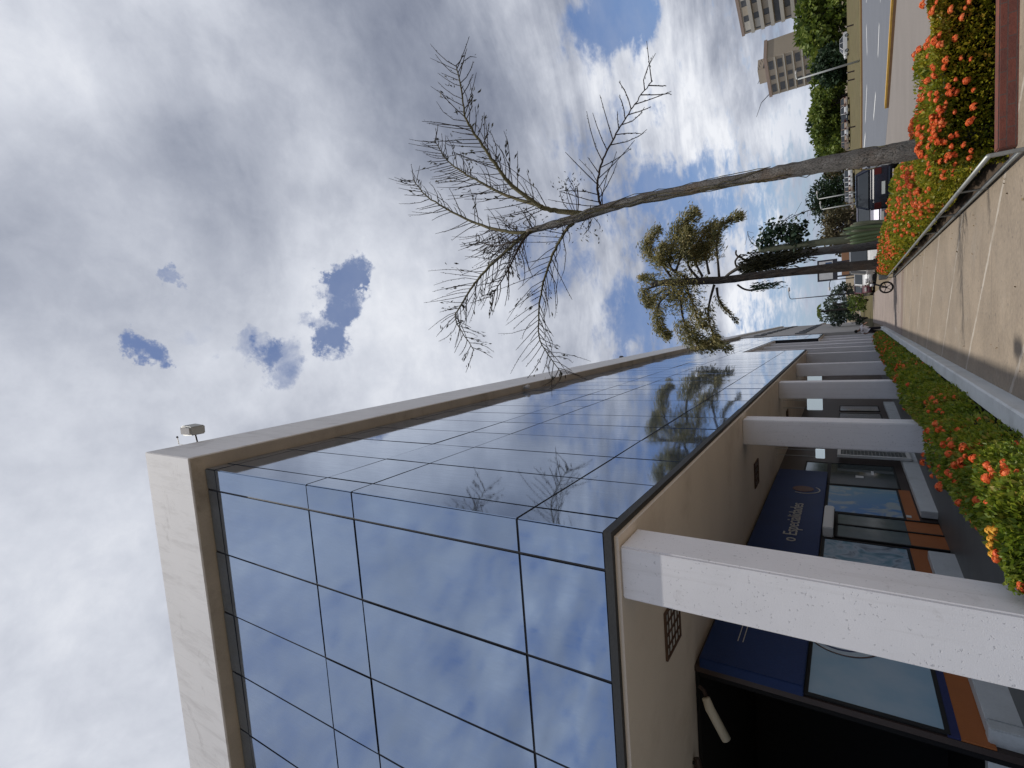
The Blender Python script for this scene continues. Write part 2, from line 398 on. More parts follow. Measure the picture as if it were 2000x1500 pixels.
m_, nt_, b_ = new_mat('backlit_sign'); b_.inputs['Base Color'].default_value = (.6, .63, .66, 1); b_.inputs['Emission Color'].default_value = (.75, .9, 1, 1); b_.inputs['Emission Strength'].default_value = .38; MT['litsign'] = m_
MT['circle'] = mat_basic('poster_pale_print', (.42, .50, .55), .5, .15, 2)
MT['louvre'] = mat_basic('louvre_brown', (.10, .06, .04), .6, .2)
MT['brown'] = mat_basic('brown_panel', (.045, .03, .026), .4, .4, 2)
MT['poster_blue'] = mat_poster('poster_blue', 'blue')
MT['poster_grey'] = mat_poster('poster_grey', 'grey')
MT['poster_abs'] = mat_poster('poster_abstract', 'abs')

# ------------------------------------------------------------------ setting: terrain, pavement, road
def far_kerb(t):   # inner edge of the far kerb of the road (world x, y) by parameter 0..1 along it
    K = [(75, 74), (39.2, 82.0), (28.1, 83.6), (20.0, 89.0), (14.6, 100.0), (11.0, 116), (8, 140)]
    u = t * (len(K) - 1); i = min(int(u), len(K) - 2); f = u - i
    return (K[i][0] * (1 - f) + K[i + 1][0] * f, K[i][1] * (1 - f) + K[i + 1][1] * f)
FKP = [far_kerb(i / 36) for i in range(37)]
def zterr(x, y):
    z = zg(max(y, -40))
    d = min(math.hypot(x - a, y - b) for a, b in FKP[::3])
    beyond = (y > 74 and x > 6) and (y - np.interp(x, [p[0] for p in FKP[::-1]], [p[1] for p in FKP[::-1]])) > 0
    if beyond: z += min(1.15, .021 * max(0, y - np.interp(x, [p[0] for p in FKP[::-1]], [p[1] for p in FKP[::-1]])))
    return z
gx = [-900, -300, -120, -60, -30, -16, -8, -5, -2, 0, 2, 4, 6, 8, 11, 14, 17, 20, 24, 28, 32, 36, 40, 46, 52, 60, 70, 90, 130, 200, 400, 1200]
gy = [-300, -80, -30, -10, 0, 3, 6, 10, 15, 20, 26, 34, 42, 50, 58, 66, 72, 76, 80, 82, 84, 86, 88, 90, 93, 96, 100, 106, 112, 120, 130, 145, 170, 220, 320, 600, 1200, 3000]
V = [(x, y, zterr(x, y) - .03) for y in gy for x in gx]; nx = len(gx)
F = [(j * nx + i, j * nx + i + 1, (j + 1) * nx + i + 1, (j + 1) * nx + i) for j in range(len(gy) - 1) for i in range(nx - 1)]
kind(arrays_mesh('ground', V, F, MT['ground'], None), 'structure')
def sheet(name, xy0, xy1, mat, dz, parent=None):   # ribbon between two (x, y) edges
    V, F = [], []
    def dens(L, k=4):
        return [(L[i][0] + (L[i + 1][0] - L[i][0]) * j / k, L[i][1] + (L[i + 1][1] - L[i][1]) * j / k) for i in range(len(L) - 1) for j in range(k)] + [L[-1]]
    A, B = dens(xy0), dens(xy1); m = 14
    for (a, b), (c, d) in zip(A, B):
        for j in range(m + 1): t = j / m; y = b + (d - b) * t; V.append((a + (c - a) * t, y, zg(y) + dz))
    F = [(i * (m + 1) + j, i * (m + 1) + j + 1, (i + 1) * (m + 1) + j + 1, (i + 1) * (m + 1) + j) for i in range(len(A) - 1) for j in range(m)]
    o = arrays_mesh(name, V, F, mat, parent); return o
YS = [-6, 0, 4, 8, 12, 16, 20, 25, 30, 36, 42, 60]
kind(sheet('sidewalk', [(-1.1, y) for y in YS], [(3.62 if y < 8.1 else 1.62, y) for y in YS[:3]] + [(3.62, 8.05)] + [(1.62, y) for y in YS[4:]], MT['sidewalk'], 0), 'structure')
kind(sheet('sidewalk', [(3.62, -6), (3.62, 8.05)], [(9, -6), (9, 8.05)], MT['sidewalk'], -.004), 'structure')
kind(sheet('arcade_floor', [(-14, y) for y in (-6, 4.2, 20, 42, 62)], [(-2.05 if y > 4 else -1.33, y) for y in (-6, 4.2, 20, 42, 62)], MT['tiles'], -.002), 'structure')
# lane for parking on this side, then the road proper, both sweeping left in the distance
near_edge = [(6.0, -20), (5.2, 8), (4.4, 20), (3.8, 32), (3.2, 42), (2.6, 58), (0, 90), (-6, 125)]
nk = [(24, -4), (18, 13), (13.1, 28.8), (10.9, 35.6), (9.6, 42), (8.2, 52), (5.4, 84), (0, 120)]
kind(sheet('parking_lane', near_edge, nk, MT['lane'], -.012), 'structure')
fk = [(95, 60), (75, 74), (39.2, 82.0), (28.1, 83.6), (20.0, 89.0), (14.6, 100.0), (11.0, 116), (8, 140)]
road = kind(sheet('road', nk, fk, MT['road'], -.008), 'structure')
def lane_dash(p, q, w=.16):
    p, q = np.array(p), np.array(q); d = (q - p) / np.linalg.norm(q - p); n = np.array([-d[1], d[0]]) * w / 2
    b = MB(); b.quad(*[(a[0], a[1], zg(a[1]) - .003) for a in (p - n, q - n, q + n, p + n)])
    return b.build('lane_marking', MT['mark'], road)
P2 = lambda x, y: at_z(x, y, -.573)[:2]
for a, b, w in [((1692, 50), (1693.5, 106), .22), ((1717, 47), (1714.5, 110), .16), ((1693, 168), (1690, 238), .2), ((1710, 183), (1706, 232), .14), ((1690, 262), (1686.5, 300), .2), ((1692, -60), (1692, 5), .25), ((1722, -50), (1719, 0), .18)]:
    lane_dash(P2(*a), P2(*b), w * 3.2)
def kerb_thing(name, pts, w, h, mat_top, mat_side, label, cat):
    r = thing(name, label, cat, (0, 0, 0))
    V, F = [], []; b = MB(); t = MB()
    P = [np.array(p, float) for p in pts]
    for i in range(len(P) - 1):
        pass
    N = []
    for i in range(len(P)):
        d = P[min(i + 1, len(P) - 1)] - P[max(i - 1, 0)]; d /= np.linalg.norm(d); N.append(np.array([-d[1], d[0]]) * w / 2)
    def sec(i, z0, z1, k): 
        a, c = P[i] - N[i] * k, P[i] + N[i] * k; g0 = zg(P[i][1])
        return [(a[0], a[1], g0 + z0), (c[0], c[1], g0 + z0), (c[0], c[1], g0 + z1), (a[0], a[1], g0 + z1)]
    for bb, z0, z1, k in ((b, -.05, h * .55, 1.0), (t, h * .55 + .001, h, .98)):
        vs = []
        for i in range(len(P)): vs += sec(i, z0, z1, k)
        fs = [(j * 4 + i, j * 4 + 4 + i, j * 4 + 4 + (i + 1) % 4, j * 4 + (i + 1) % 4) for j in range(len(P) - 1) for i in range(4)]
        fs += [(0, 1, 2, 3), tuple(len(vs) - 4 + q for q in (3, 2, 1, 0))]
        bb.add(vs, fs)
    b.build('kerb_base', mat_side, r); t.build('painted_top', mat_top, r)
    return r
kerb_thing('yellow_kerb', [(21, 4), (18, 13.5), (15.6, 21), (13.1, 28.8), (11.9, 32.6), (11.0, 35.6)], .32, .17, MT['yellow'], MT['kerbside'], 'yellow painted kerb ending beside the pale parking lane, nearest to the hedge', 'kerb')
kerb_thing('verge_kerb', [(75, 74.6), (39.2, 82.7), (28.1, 84.3), (20.4, 89.5), (15.1, 100.3), (11.5, 116), (8.5, 140)], .7, .20, MT['yellowfar'], MT['kerbside'], 'worn yellow kerb between the far side of the road and the brown grass verge', 'kerb')
# dry grass verge rising to the row of parked cars
V, F = [], []
inn = [far_kerb(i / 24) for i in range(25)]
for i, (x, y) in enumerate(inn):
    dx, dy = (.55, .83)
    for k in (0.8, 10, 22, 34, 46, 62):
        X, Y = x + dx * k * (1 if i < 16 else .6), y + dy * k + .4
        V.append((X, Y, zterr(X, Y) + .012 + .05 * (k > 1)))
F = [(i * 6 + j, i * 6 + j + 1, i * 6 + 7 + j, i * 6 + 6 + j) for i in range(24) for j in range(5)]
kind(arrays_mesh('grass_verge', V, F, MT['grass'], None), 'structure')
# grass strip at the far end of the pavement
kind(arrays_mesh('lawn', [(-2, 60, zg(60) + .01), (2.5, 60, zg(60) + .01), (5, 110, zg(60) + .01), (-6, 110, zg(60) + .01)], [(0, 1, 2, 3)], MT['grass']), 'structure')
kind(sheet('planting_soil', [(1.62, y) for y in (8.1, 20, 32.2)], [(3.5, 8.1), (3.45, 20), (2.9, 32.2)], MT['dirt'], .02), 'structure')
kind(sheet('planting_soil', [(-2.04, y) for y in (4.2, 20, 42)], [(-1.33, y) for y in (4.2, 20, 42)], MT['dirt'], .03), 'structure')

LT = []
for _ in range(60):
    y = 7.2 + 22 * rng.uniform() ** 1.8; side = rng.uniform()
    x = 1.5 - abs(rng.normal(0, .35)) if side < .6 else (-1.05 + abs(rng.normal(0, .25)) if side < .85 else rng.uniform(-1, 1.5)); LT.append((x, y, zg(y) + .008))
kind(leaves('leaf_litter', LT, .04, MT['litter'], None, np.tile([0, 1.0, 0], (len(LT), 1)), .5, .5, .9), 'stuff')
# ------------------------------------------------------------------ the office building
FX, FY = -2.0, 4.52
CZ = 3.52          # underside of the colonnade ceiling
ofc = thing('office_building', 'long white office block with blue mirror glass curtain wall above a colonnade', 'building', (0, 0, 0))
ZR = [3.65, 4.69, 7.50, 8.56, 11.33, 11.69]
colX = [FX, FX - .402] + [FX - .402 - 1.21 * k for k in range(1, 10)]
Y1 = 34.65
colY = [FY, FY + .398]
while colY[-1] + 1.2436 < Y1 - .3: colY.append(colY[-1] + 1.2436)
colY.append(Y1)
G = .017
panes = []
def pane_front(xa, xb, za, zb):
    yo = FY; e = rng.normal(0, .0026, 3)
    y = [yo + e[0], yo + e[1], yo + e[2], yo + e[1] + e[2] - e[0]]
    return [(xb + G, y[0], za + G), (xa - G, y[1], za + G), (xa - G, y[3], zb - G), (xb + G, y[2], zb - G)], 'y'
def pane_side(ya, yb, za, zb):
    e = rng.normal(0, .0026, 3)
    x = [FX + e[0], FX + e[1], FX + e[2], FX + e[1] + e[2] - e[0]]
    return [(x[0], ya + G, za + G), (x[1], yb - G, za + G), (x[3], yb - G, zb - G), (x[2], ya + G, zb - G)], 'x'
for k in range(len(colX) - 1):
    for za, zb in zip(ZR, ZR[1:]): panes.append(((FX - colX[k]) * .5 + 4, pane_front(colX[k] if k else FX - .0, colX[k + 1], za, zb)))
for k in range(len(colY) - 1):
    for za, zb in zip(ZR, ZR[1:]): panes.append((colY[k], pane_side(colY[k] + (0.0 if k else 0.0), colY[k + 1], za, zb)))
Y3 = 51.5
cY = list(np.arange(Y1, Y3, 1.2436))[:-1] + [Y3]
for a, b in zip(cY, cY[1:]):
    for za, zb in zip([7.1, 7.5, 8.56, 11.33], [7.5, 8.56, 11.33, 11.69]): panes.append((a, pane_side(a, b, za, zb)))
cY = list(np.arange(Y3, 63, 1.2436))
for a, b in zip(cY, cY[1:]):
    for za, zb in zip(ZR, ZR[1:]): panes.append((a, pane_side(a, b, za, zb)))
Y4 = cY[-1]
panes.sort(key=lambda t: t[0])
def add_pane(mb, q, ax):
    d = .012; off = (0, d, 0) if ax == 'y' else (-d, 0, 0)
    back = [(p[0] + off[0], p[1] + off[1], p[2]) for p in q]
    mb.add(q + back, [(0, 1, 2, 3), (7, 6, 5, 4), (0, 4, 5, 1), (1, 5, 6, 2), (2, 6, 7, 3), (3, 7, 4, 0)])
for _, (q, ax) in panes[:99]:
    b = MB(); add_pane(b, q, ax); b.build('glass_pane', MT['glass'], ofc)
b = MB()
for _, (q, ax) in panes[99:]: add_pane(b, q, ax)
kind(b.build('glass_pane', MT['glass'], ofc), 'stuff')
# dark frame behind the panes (its joints show as thin dark lines)
b = MB(); b.box(-13.2, FX - .016, FY + .016, Y1 - .01, 3.655, 11.688); b.box(-13.2, FX - .016, Y1, Y3 - .01, 7.09, 11.688); b.box(-13.2, FX - .016, Y3, Y4, 3.655, 11.688)
b.build('mullion_frame', MT['frame'], ofc)
# parapet and its underside
b = MB(); b.box(-13.4, -1.75, 4.27, Y4 + .2, 11.72, 13.55); b.build('parapet', MT['fascia'], ofc, bevel=.012)
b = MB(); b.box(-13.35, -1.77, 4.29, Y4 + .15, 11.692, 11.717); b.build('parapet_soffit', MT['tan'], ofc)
# dark drip band and ceiling of the colonnade
b = MB(); b.box(-13.2, FX + .015, FY - .015, FY + .05, 3.565, 3.648); b.build('drip_band', MT['band'], ofc)
b = MB(); b.box(FX + .015, FX - .05, FY + .051, Y1 + .02, 3.565, 3.648); b.build('drip_band', MT['band'], ofc)
b = MB(); b.box(FX + .015, FX - .05, Y3 + .0, Y4, 3.565, 3.648); b.build('drip_band', MT['band'], ofc)
b = MB(); b.box(-13.2, FX - .052, FY + .052, Y1, CZ, 3.62); b.build('colonnade_ceiling', MT['soffit'], ofc)
b = MB(); b.box(-13.2, FX - .052, Y3, Y4, CZ, 3.62); b.build('colonnade_ceiling', MT['soffit'], ofc)
b = MB(); b.box(-13.2, FX - .03, Y1 + .03, Y3, 6.95, 7.08); b.build('upper_ceiling', MT['white'], ofc)
# columns
cols_y = [4.592, 11.80, 18.92, 26.05, 33.15]
for y in cols_y:
    b = MB(); b.box(-2.70, -2.15, y, y + .50, zg(y) - .1, CZ - .002); b.build('column', MT['stucco'], ofc, bevel=.018)
for y in (38.2, 43.0, 47.6):
    b = MB(); b.box(-2.70, -2.15, y, y + .50, zg(y) - .1, 6.949); b.build('column', MT['stucco'], ofc, bevel=.018)
for y in (52.2, 58.5):
    b = MB(); b.box(-2.70, -2.15, y, y + .50, zg(y) - .1, CZ - .002); b.build('column', MT['stucco'], ofc, bevel=.018)
# shop wall under the building
SX = -4.97
b = MB(); b.box(SX - .08, SX, 7.12, Y4, -.6, CZ - .001); b.build('shop_wall', MT['brown'], ofc)
b = MB(); b.box(SX - .3, SX, Y1, Y3, CZ, 6.949); b.build('upper_wall', MT['white'], ofc)
# entrance on the short side, its shade put into near-black walls
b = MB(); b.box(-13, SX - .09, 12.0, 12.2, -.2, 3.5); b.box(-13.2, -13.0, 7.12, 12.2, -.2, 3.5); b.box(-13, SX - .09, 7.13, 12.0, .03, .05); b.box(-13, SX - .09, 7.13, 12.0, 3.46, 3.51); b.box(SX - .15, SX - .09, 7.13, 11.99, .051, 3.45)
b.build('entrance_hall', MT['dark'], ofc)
# shop windows: things fixed to the wall plane
def wall_panel(name, y0, y1, z0, z1, mat, parent=ofc, t=.03, x=None, frame=None):
    x = SX if x is None else x
    b = MB(); b.box(x + .002, x + t, y0, y1, z0, z1); o = b.build(name, mat, parent)
    if frame:
        w = .05; fb = MB()
        fb.box(x + .003, x + t + .012, y0 - w, y0 - .001, z0 - w, z1 + w); fb.box(x + .003, x + t + .012, y1 + .001, y1 + w, z0 - w, z1 + w)
        fb.box(x + .003, x + t + .012, y0, y1, z1 + .001, z1 + w); fb.box(x + .003, x + t + .012, y0, y1, z0 - w, z0 - .001)
        fb.build('window_frame', frame, o)
    return o
wall_panel('shop_window', 17.05, 19.45, .45, 2.06, MT['greyglass'], frame=MT['black'])
wall_panel('shop_window', 17.05, 19.45, 2.16, 2.75, MT['greyglass'], frame=MT['black'])
b = MB(); b.box(SX + .032, SX + .036, 17.9, 18.12, 1.22, 1.42); b.build('notice', MT['plastic'], ofc)
b = MB(); b.box(SX + .032, SX + .036, 18.3, 18.75, .95, 1.02); b.build('notice', MT['plastic'], ofc)
b = MB(); b.box(SX + .024, SX + .04, 14.72, 14.86, .36, .46); b.build('notice', MT['plate'], ofc)
door = thing('shop_door', 'double glass shop door', 'door'); del door['category'], door['label']; door.parent = ofc
for y0, y1 in ((12.95, 13.66), (13.74, 14.45)):
    b = MB(); b.box(SX + .002, SX + .03, y0, y1, .52, 1.82); leaf = b.build('door_glass', MT['doorglass'], door)
b = MB(); b.box(SX + .002, SX + .028, 12.95, 14.45, zg(13.5), .515); b.build('kick_panel', MT['orange'], door)
b = MB()
for y in (12.86, 13.68, 14.46): b.box(SX + .003, SX + .05, y, y + .05, zg(13.5), 1.88)
b.box(SX + .003, SX + .048, 12.911, 14.459, 1.83, 1.88); b.build('door_frame', MT['black'], door)
for y0, y1 in ((22.2, 23.6), (24.2, 25.6), (28, 29.6), (30.4, 32)):
    wall_panel('shop_window', y0, y1, .3, 1.9, MT['greyglass'], frame=MT['black'])
b = MB(); b.box(SX + .002, SX + .022, 7.13, 12.80, .26, .56); b.box(SX + .002, SX + .022, 14.55, 17.0, .22, .50); b.build('painted_band', MT['orange'], ofc)
b = MB(); b.box(SX + .002, SX + .024, 7.13, 12.80, .562, .68); b.build('painted_band', MT['navyband'], ofc)
# low white plinth walls in front of the windows
def plinth(y0, y1, wrap=False):
    b = MB(); b.box(SX + .03, SX + .20, y0, y1, zg(y1) - .1, zg((y0 + y1) / 2) + .36)
    if wrap: b.box(-12.9, SX + .199, y0 - .17, y0 - .001, zg(y0) - .1, zg((y0 + y1) / 2) + .36)
    return b.build('plinth', MT['kerbwhite'], ofc, bevel=.012)
plinth(7.38, 12.35, True); plinth(14.8, 20.9); plinth(22, 32.5)
# the row of buildings beyond
nxt = thing('terrace_block', 'pale grey rendered block continuing the street line beyond the glass building', 'building', (-6, 64, 0))
def sub(name, mb, mat): 
    o = mb.build(name, mat); o.parent = nxt; o.matrix_parent_inverse = Matrix.Translation((6, -64, 0)); return o
b = MB(); b.box(-14, -1.95, Y4 + .3, 118, -1, 12.3); sub('wall', b, MT['grey_wall'])
b = MB(); b.box(-14.2, -1.75, Y4 + .28, 118.2, 12.301, 13.0); sub('parapet', b, MT['fascia'])
for y in range(int(Y4) + 3, 116, 6):
    b = MB(); b.box(-1.949, -1.86, y, y + 3.2, 9.6, 10.6); sub('window', b, MT['frame'])
    b = MB(); b.box(-1.949, -1.86, y, y + 3.2, 5.4, 6.4); sub('window', b, MT['frame'])
blk = thing('low_shop', 'low pale shop with flat roof at the far end of the pavement', 'building', (-4, 122, 0))
b = MB(); b.box(-6, 1.6, 0, 30, -1, 5.8); b.build('wall', MT['white'], blk); 
b = MB(); b.box(-6.2, 1.9, -.3, 30, 5.801, 6.6); b.build('roof', MT['grey_wall'], blk)
b = MB(); b.box(1.601, 1.7, 3, 12, .6, 2.8); b.build('window', MT['frame'], blk)

# ------------------------------------------------------------------ shop sign, posters and fittings
def text_mesh(name, body, size, mat, parent, loc, ex=.008):
    cu = bpy.data.curves.new(name, 'FONT'); cu.body = body; cu.size = size; cu.extrude = ex; cu.resolution_u = 3
    tmp = bpy.data.objects.new(name + '_src', cu); COL.objects.link(tmp)
    me = bpy.data.meshes.new_from_object(tmp.evaluated_get(bpy.context.evaluated_depsgraph_get()))
    bpy.data.objects.remove(tmp); bpy.data.curves.remove(cu)
    Mx = Matrix(((0, 0, 1, loc[0]), (1, 0, 0, loc[1]), (0, 1, 0, loc[2]), (0, 0, 0, 1)))
    me.transform(Mx); me.name = name
    return link_mesh(name, me, mat, parent)
def disc(mb, x, y, z, r0, r1, a0=0, a1=2 * PI, n=28, t=.01):
    vs = []
    for i in range(n + 1):
        a = a0 + (a1 - a0) * i / n
        for r in (r0, r1):
            vs += [(x, y + math.cos(a) * r, z + math.sin(a) * r), (x + t, y + math.cos(a) * r, z + math.sin(a) * r)]
    fs = []
    for i in range(n): o = i * 4; fs += [(o + 1, o + 3, o + 7, o + 5), (o + 2, o, o + 4, o + 6), (o + 3, o + 2, o + 6, o + 7), (o, o + 1, o + 5, o + 4)]
    mb.add(vs, fs)
sign = thing('shop_sign', 'dark blue shop fascia sign lettered o Especialidades with round logo', 'sign')
b = MB(); b.box(SX + .005, SX + .16, 7.10, 17.85, 2.13, 3.44); b.build('sign_panel', MT['signblue'], sign, bevel=.01)
text_mesh('lettering', 'o', .40, MT['letter'], sign, (SX + .163, 11.93, 2.57)); text_mesh('lettering', 'Especialidades', .40, MT['letter'], sign, (SX + .163, 12.28, 2.57))
b = MB(); disc(b, SX + .161, 15.85, 2.66, 0.0, .26); b.build('logo_disc', MT['logo'], sign)
b = MB(); disc(b, SX + .161, 15.80, 2.62, .345, .375, PI * .8, PI * 1.75); b.build('logo_arc', MT['letter'], sign)
b = MB()
b.box(SX + .161, SX + .165, 7.75, 9.0, 3.02, 3.032); b.build('trim_line', MT['letter'], sign)
b = MB(); b.box(SX + .161, SX + .165, 7.75, 8.5, 2.95, 2.962); b.build('trim_line', MT['letter'], sign)
def poster(y0, y1, z0, z1, mat, label):
    r = thing('window_poster', label, 'poster', group='posters on the shop front')
    wall_panel('poster_sheet', y0, y1, z0, z1, mat, r, t=.025, frame=MT['black']); return r
p1 = poster(7.20, 10.4, .70, 2.08, MT['poster_grey'], 'grey-blue window poster with ringed white circle beside the dark entrance')
b = MB(); disc(b, SX + .026, 8.74, 1.69, 0, .48, n=40, t=.004); b.build('circle_print', MT['circle'], p1)
b = MB(); disc(b, SX + .031, 8.74, 1.73, .345, .375, n=40, t=.003); b.build('ring_print', MT['navyband'], p1)
b = MB(); disc(b, SX + .031, 8.74, 1.69, .475, .495, n=40, t=.003); b.build('ring_print', MT['logo'], p1)
poster(10.55, 12.7, .62, 2.05, MT['poster_abs'], 'dark blue and white abstract poster left of the glass shop door')
poster(14.62, 16.9, .52, 2.06, MT['poster_blue'], 'bright blue poster right of the glass shop door')
ac = thing('air_curtain', 'white air curtain box above the glass shop door', 'air curtain')
b = MB(); b.box(SX + .003, SX + .24, 12.85, 14.4, 1.90, 2.10); b.build('casing', MT['plastic'], ac, bevel=.02)
b = MB(); b.box(SX + .05, SX + .2, 12.95, 14.3, 1.885, 1.899); b.build('outlet', MT['black'], ac)
gr = thing('security_grille', 'white framed metal security grille on the shop wall beside the second column', 'grille')
b = MB(); y0, y1, z0, z1 = 19.6, 21.6, -.05, 1.9
for q in ((y0, y0 + .1, z0, z1), (y1 - .1, y1, z0, z1), (y0 + .101, y1 - .101, z1 - .1, z1), (y0 + .101, y1 - .101, z0, z0 + .1), (y0 + .9, y0 + 1.0, z0 + .101, z1 - .101)): b.box(SX + .22, SX + .30, *q)
b.build('grille_frame', MT['plastic'], gr)
b = MB()
for i in range(14): b.box(SX + .24, SX + .265, y0 + .16 + i * .12, y0 + .185 + i * .12, z0 + .1, z1 - .1)
for i in range(17): b.box(SX + .268, SX + .278, y0 + .1, y1 - .1, z0 + .18 + i * .1, z0 + .2 + i * .1)
b.build('bars', MT['steel'], gr)
def louvre_light(x, y, w, l, label):
    r = thing('ceiling_light', label, 'light fitting', (x, y, CZ - .001), group='louvred lights under the colonnade ceiling')
    b = MB(); h = .03
    for q in ((-w / 2, w / 2, -l / 2, -l / 2 + .03), (-w / 2, w / 2, l / 2 - .03, l / 2), (-w / 2, -w / 2 + .03, -l / 2 + .031, l / 2 - .031), (w / 2 - .03, w / 2, -l / 2 + .031, l / 2 - .031)): b.box(*q, -h, -.001)
    b.build('frame', MT['louvre'], r)
    b = MB()
    for i in range(1, 4): b.box(-w / 2 + w * i / 4 - .012, -w / 2 + w * i / 4 + .012, -l / 2 + .03, l / 2 - .03, -h + .003, -.014)
    for i in range(1, 5): b.box(-w / 2 + .03, w / 2 - .03, -l / 2 + l * i / 5 - .012, -l / 2 + l * i / 5 + .012, -h + .005, -.016)
    b.build('louvre', MT['louvre'], r)
    b = MB(); b.box(-w / 2 + .031, w / 2 - .031, -l / 2 + .031, l / 2 - .031, -.013, -.002); b.build('reflector', MT['plastic'], r)
louvre_light(-3.82, 6.15, .62, .62, 'louvred square ceiling light just left of the front corner column')
louvre_light(-3.80, 13.5, .62, .62, 'louvred square ceiling light above the lettered part of the blue sign')
louvre_light(-3.80, 21.5, .62, .62, 'louvred square ceiling light beyond the second column')
cam_ = thing('security_camera', 'cream bullet security camera hanging at the end of the blue sign', 'camera', (-5.2, 6.82, 3.30))
b = MB(); b.tube([(0, 0, 0), (-.12, -.02, -.05), (-.52, .0, -.25)], [.055, .065, .065], 12); b.build('camera_body', MT['cream'], cam_, True)
b = MB(); b.tube([(0.02, 0.02, .0), (0.05, .08, .05), (.06, .12, .11)], .028, 8); b.build('bracket', MT['brown'], cam_)
sp = thing('spot_lamp', 'dark spot lamp hanging from the ceiling left of the cream camera', 'spot lamp', (-6.25, 6.8, CZ - .002))
b = MB(); b.tube([(0, 0, 0), (0, 0, -.06)], .02, 8); b.build('stem', MT['black'], sp)
b = MB(); b.tube([(.05, .05, -.05), (-.14, -.02, -.10)], [.045, .07], 10); b.build('lamp_head', MT['brown'], sp)
hs = []
for i, (x, y, w, h, z, lab) in enumerate([(*at(1591.5, 789.5, 20.2)[:2], .40, .46, at(1591.5, 789.5, 20.2)[2], 'white square sign hung from the ceiling between the second and third columns'),
                          (*at(1591, 738, 28.4)[:2], .6, .6, at(1591, 738, 28.4)[2], 'white square sign hung from the ceiling behind the third column'),
                          (*at(1602, 886, 17.6)[:2], .28, .24, at(1602, 886, 17.6)[2], 'small white square sign at the far end of the blue fascia')]):
    r = thing('hanging_sign', lab, 'sign', (x, y, z), group='white square signs under the colonnade'); hs.append(r)
    b = MB(); b.box(-w / 2, w / 2, -.04, .04, -h / 2, h / 2); b.build('sign_box', MT['litsign'], r, bevel=.01)
    b = MB()
    for s_ in (-.35, .35): b.tube([(w * s_, 0, h / 2 + .001), (w * s_, 0, CZ - .001 - z)], .008, 6)
    b.build('hanger', MT['steel'], r)
hd = at(378, 839, 5.3)
fl = thing('floodlight', 'grey floodlight on a short arm sticking out over the front corner of the parapet', 'floodlight', (-1.80, 5.3, 13.552))
hx, hz = hd[0] + 1.80, hd[2] - 13.552
b = MB(); b.tube([(0, 0, 0), (.02, 0, .05), (hx - .09, 0, hz - .05)], .018, 8); b.build('arm', MT['darkpole'], fl)
b = MB(); b.prism([(hx - .10, hz - .22), (hx + .09, hz - .24), (hx + .11, hz + .18), (hx + .06, hz + .25), (hx - .08, hz + .24), (hx - .12, hz + .14)], 'y', -.16, .14); b.build('lamp_head', MT['pole'], fl, bevel=.02)
b = MB(); b.box(hx - .08, hx + .07, -.18, -.162, hz - .2, hz + .2); b.build('lens', MT['grey_wall'], fl)
sm = thing('rod', 'thin white rod sticking out of the parapet just above the floodlight arm', 'rod', (-1.76, 5.0, 13.552))
b = MB(); b.tube([(0, 0, 0), (.0, 0, .22), (.14, 0, .25)], .011, 6); b.build('stem', MT['plastic'], sm); b = MB(); b.tube([(.141, 0, .25), (.18, 0, .255)], [.022, .018], 6); b.build('tip', MT['darkpole'], sm)
s2 = thing('parapet_camera', 'small dark dome lamp on a stalk far along the parapet top', 'lamp', (-1.85, 32.0, 13.552))
b = MB(); b.tube([(0, 0, 0), (0, 0, .35)], .03, 8); b.build('stalk', MT['darkpole'], s2); b = MB(); b.tube([(0, 0, .351), (0, 0, .45), (0, 0, .62), (0, 0, .68)], [.06, .14, .14, .05], 10); b.build('dome', MT['darkpole'], s2, True)
s3 = thing('eaves_lamp', 'small grey lamp fixed under the parapet half way along the glass', 'lamp', (-1.87, 15.9, 11.69))
b = MB(); b.box(-.05, .05, -.06, .06, -.05, -.001); b.build('base', MT['pole'], s3); b = MB(); b.tube([(0, 0, -.051), (.03, 0, -.2), (.05, 0, -.24)], [.05, .09, .07], 10); b.build('head', MT['grey_wall'], s3, True)

# ------------------------------------------------------------------ planters, rail and hedges
pk = thing('planter_wall', 'low white painted planter kerb along the left of the pavement', 'planter wall')
b = MB(); b.strip([(-1.33, -.1), (-1.10, -.1), (-1.10, .18), (-1.12, .20), (-1.31, .20), (-1.33, .18)], [3.9, 8, 14, 20, 28, 36, 42, 43.5]); b.build('kerb', MT['kerbwhite'], pk)
bk = thing('brick_edging', 'dark red brick edging across the near end of the right hedge', 'edging wall')
b = MB(); b.box(1.70, 3.62, 8.02, 8.20, -.12, .15); b.build('brickwork', MT['brick'], bk, bevel=.012)
b = MB(); b.box(3.70, 4.05, 8.25, 8.75, -.1, .26); b.build('end_block', MT['kerbwhite'], bk, bevel=.03)
rl = thing('guard_rail', 'low two tube metal guard rail along the right hedge', 'rail')
RX = 1.55
ys = [7.55, 12, 18, 24, 31]
b = MB(); b.tube([(RX, y, zg(y) + .31) for y in ys], .026, 8); b.build('rail_tube', MT['steel'], rl, True)
b = MB(); b.tube([(RX, y, zg(y) + .055) for y in ys], .026, 8); b.build('rail_tube', MT['steel'], rl, True)
for y in (7.55, 9.6, 11.8, 14.2, 17, 20, 24, 28, 31):
    b = MB(); b.tube([(RX, y, zg(y) - .03), (RX, y, zg(y) + .31)], .024 if y < 8 else .014, 8); b.build('rail_post', MT['steel'], rl)

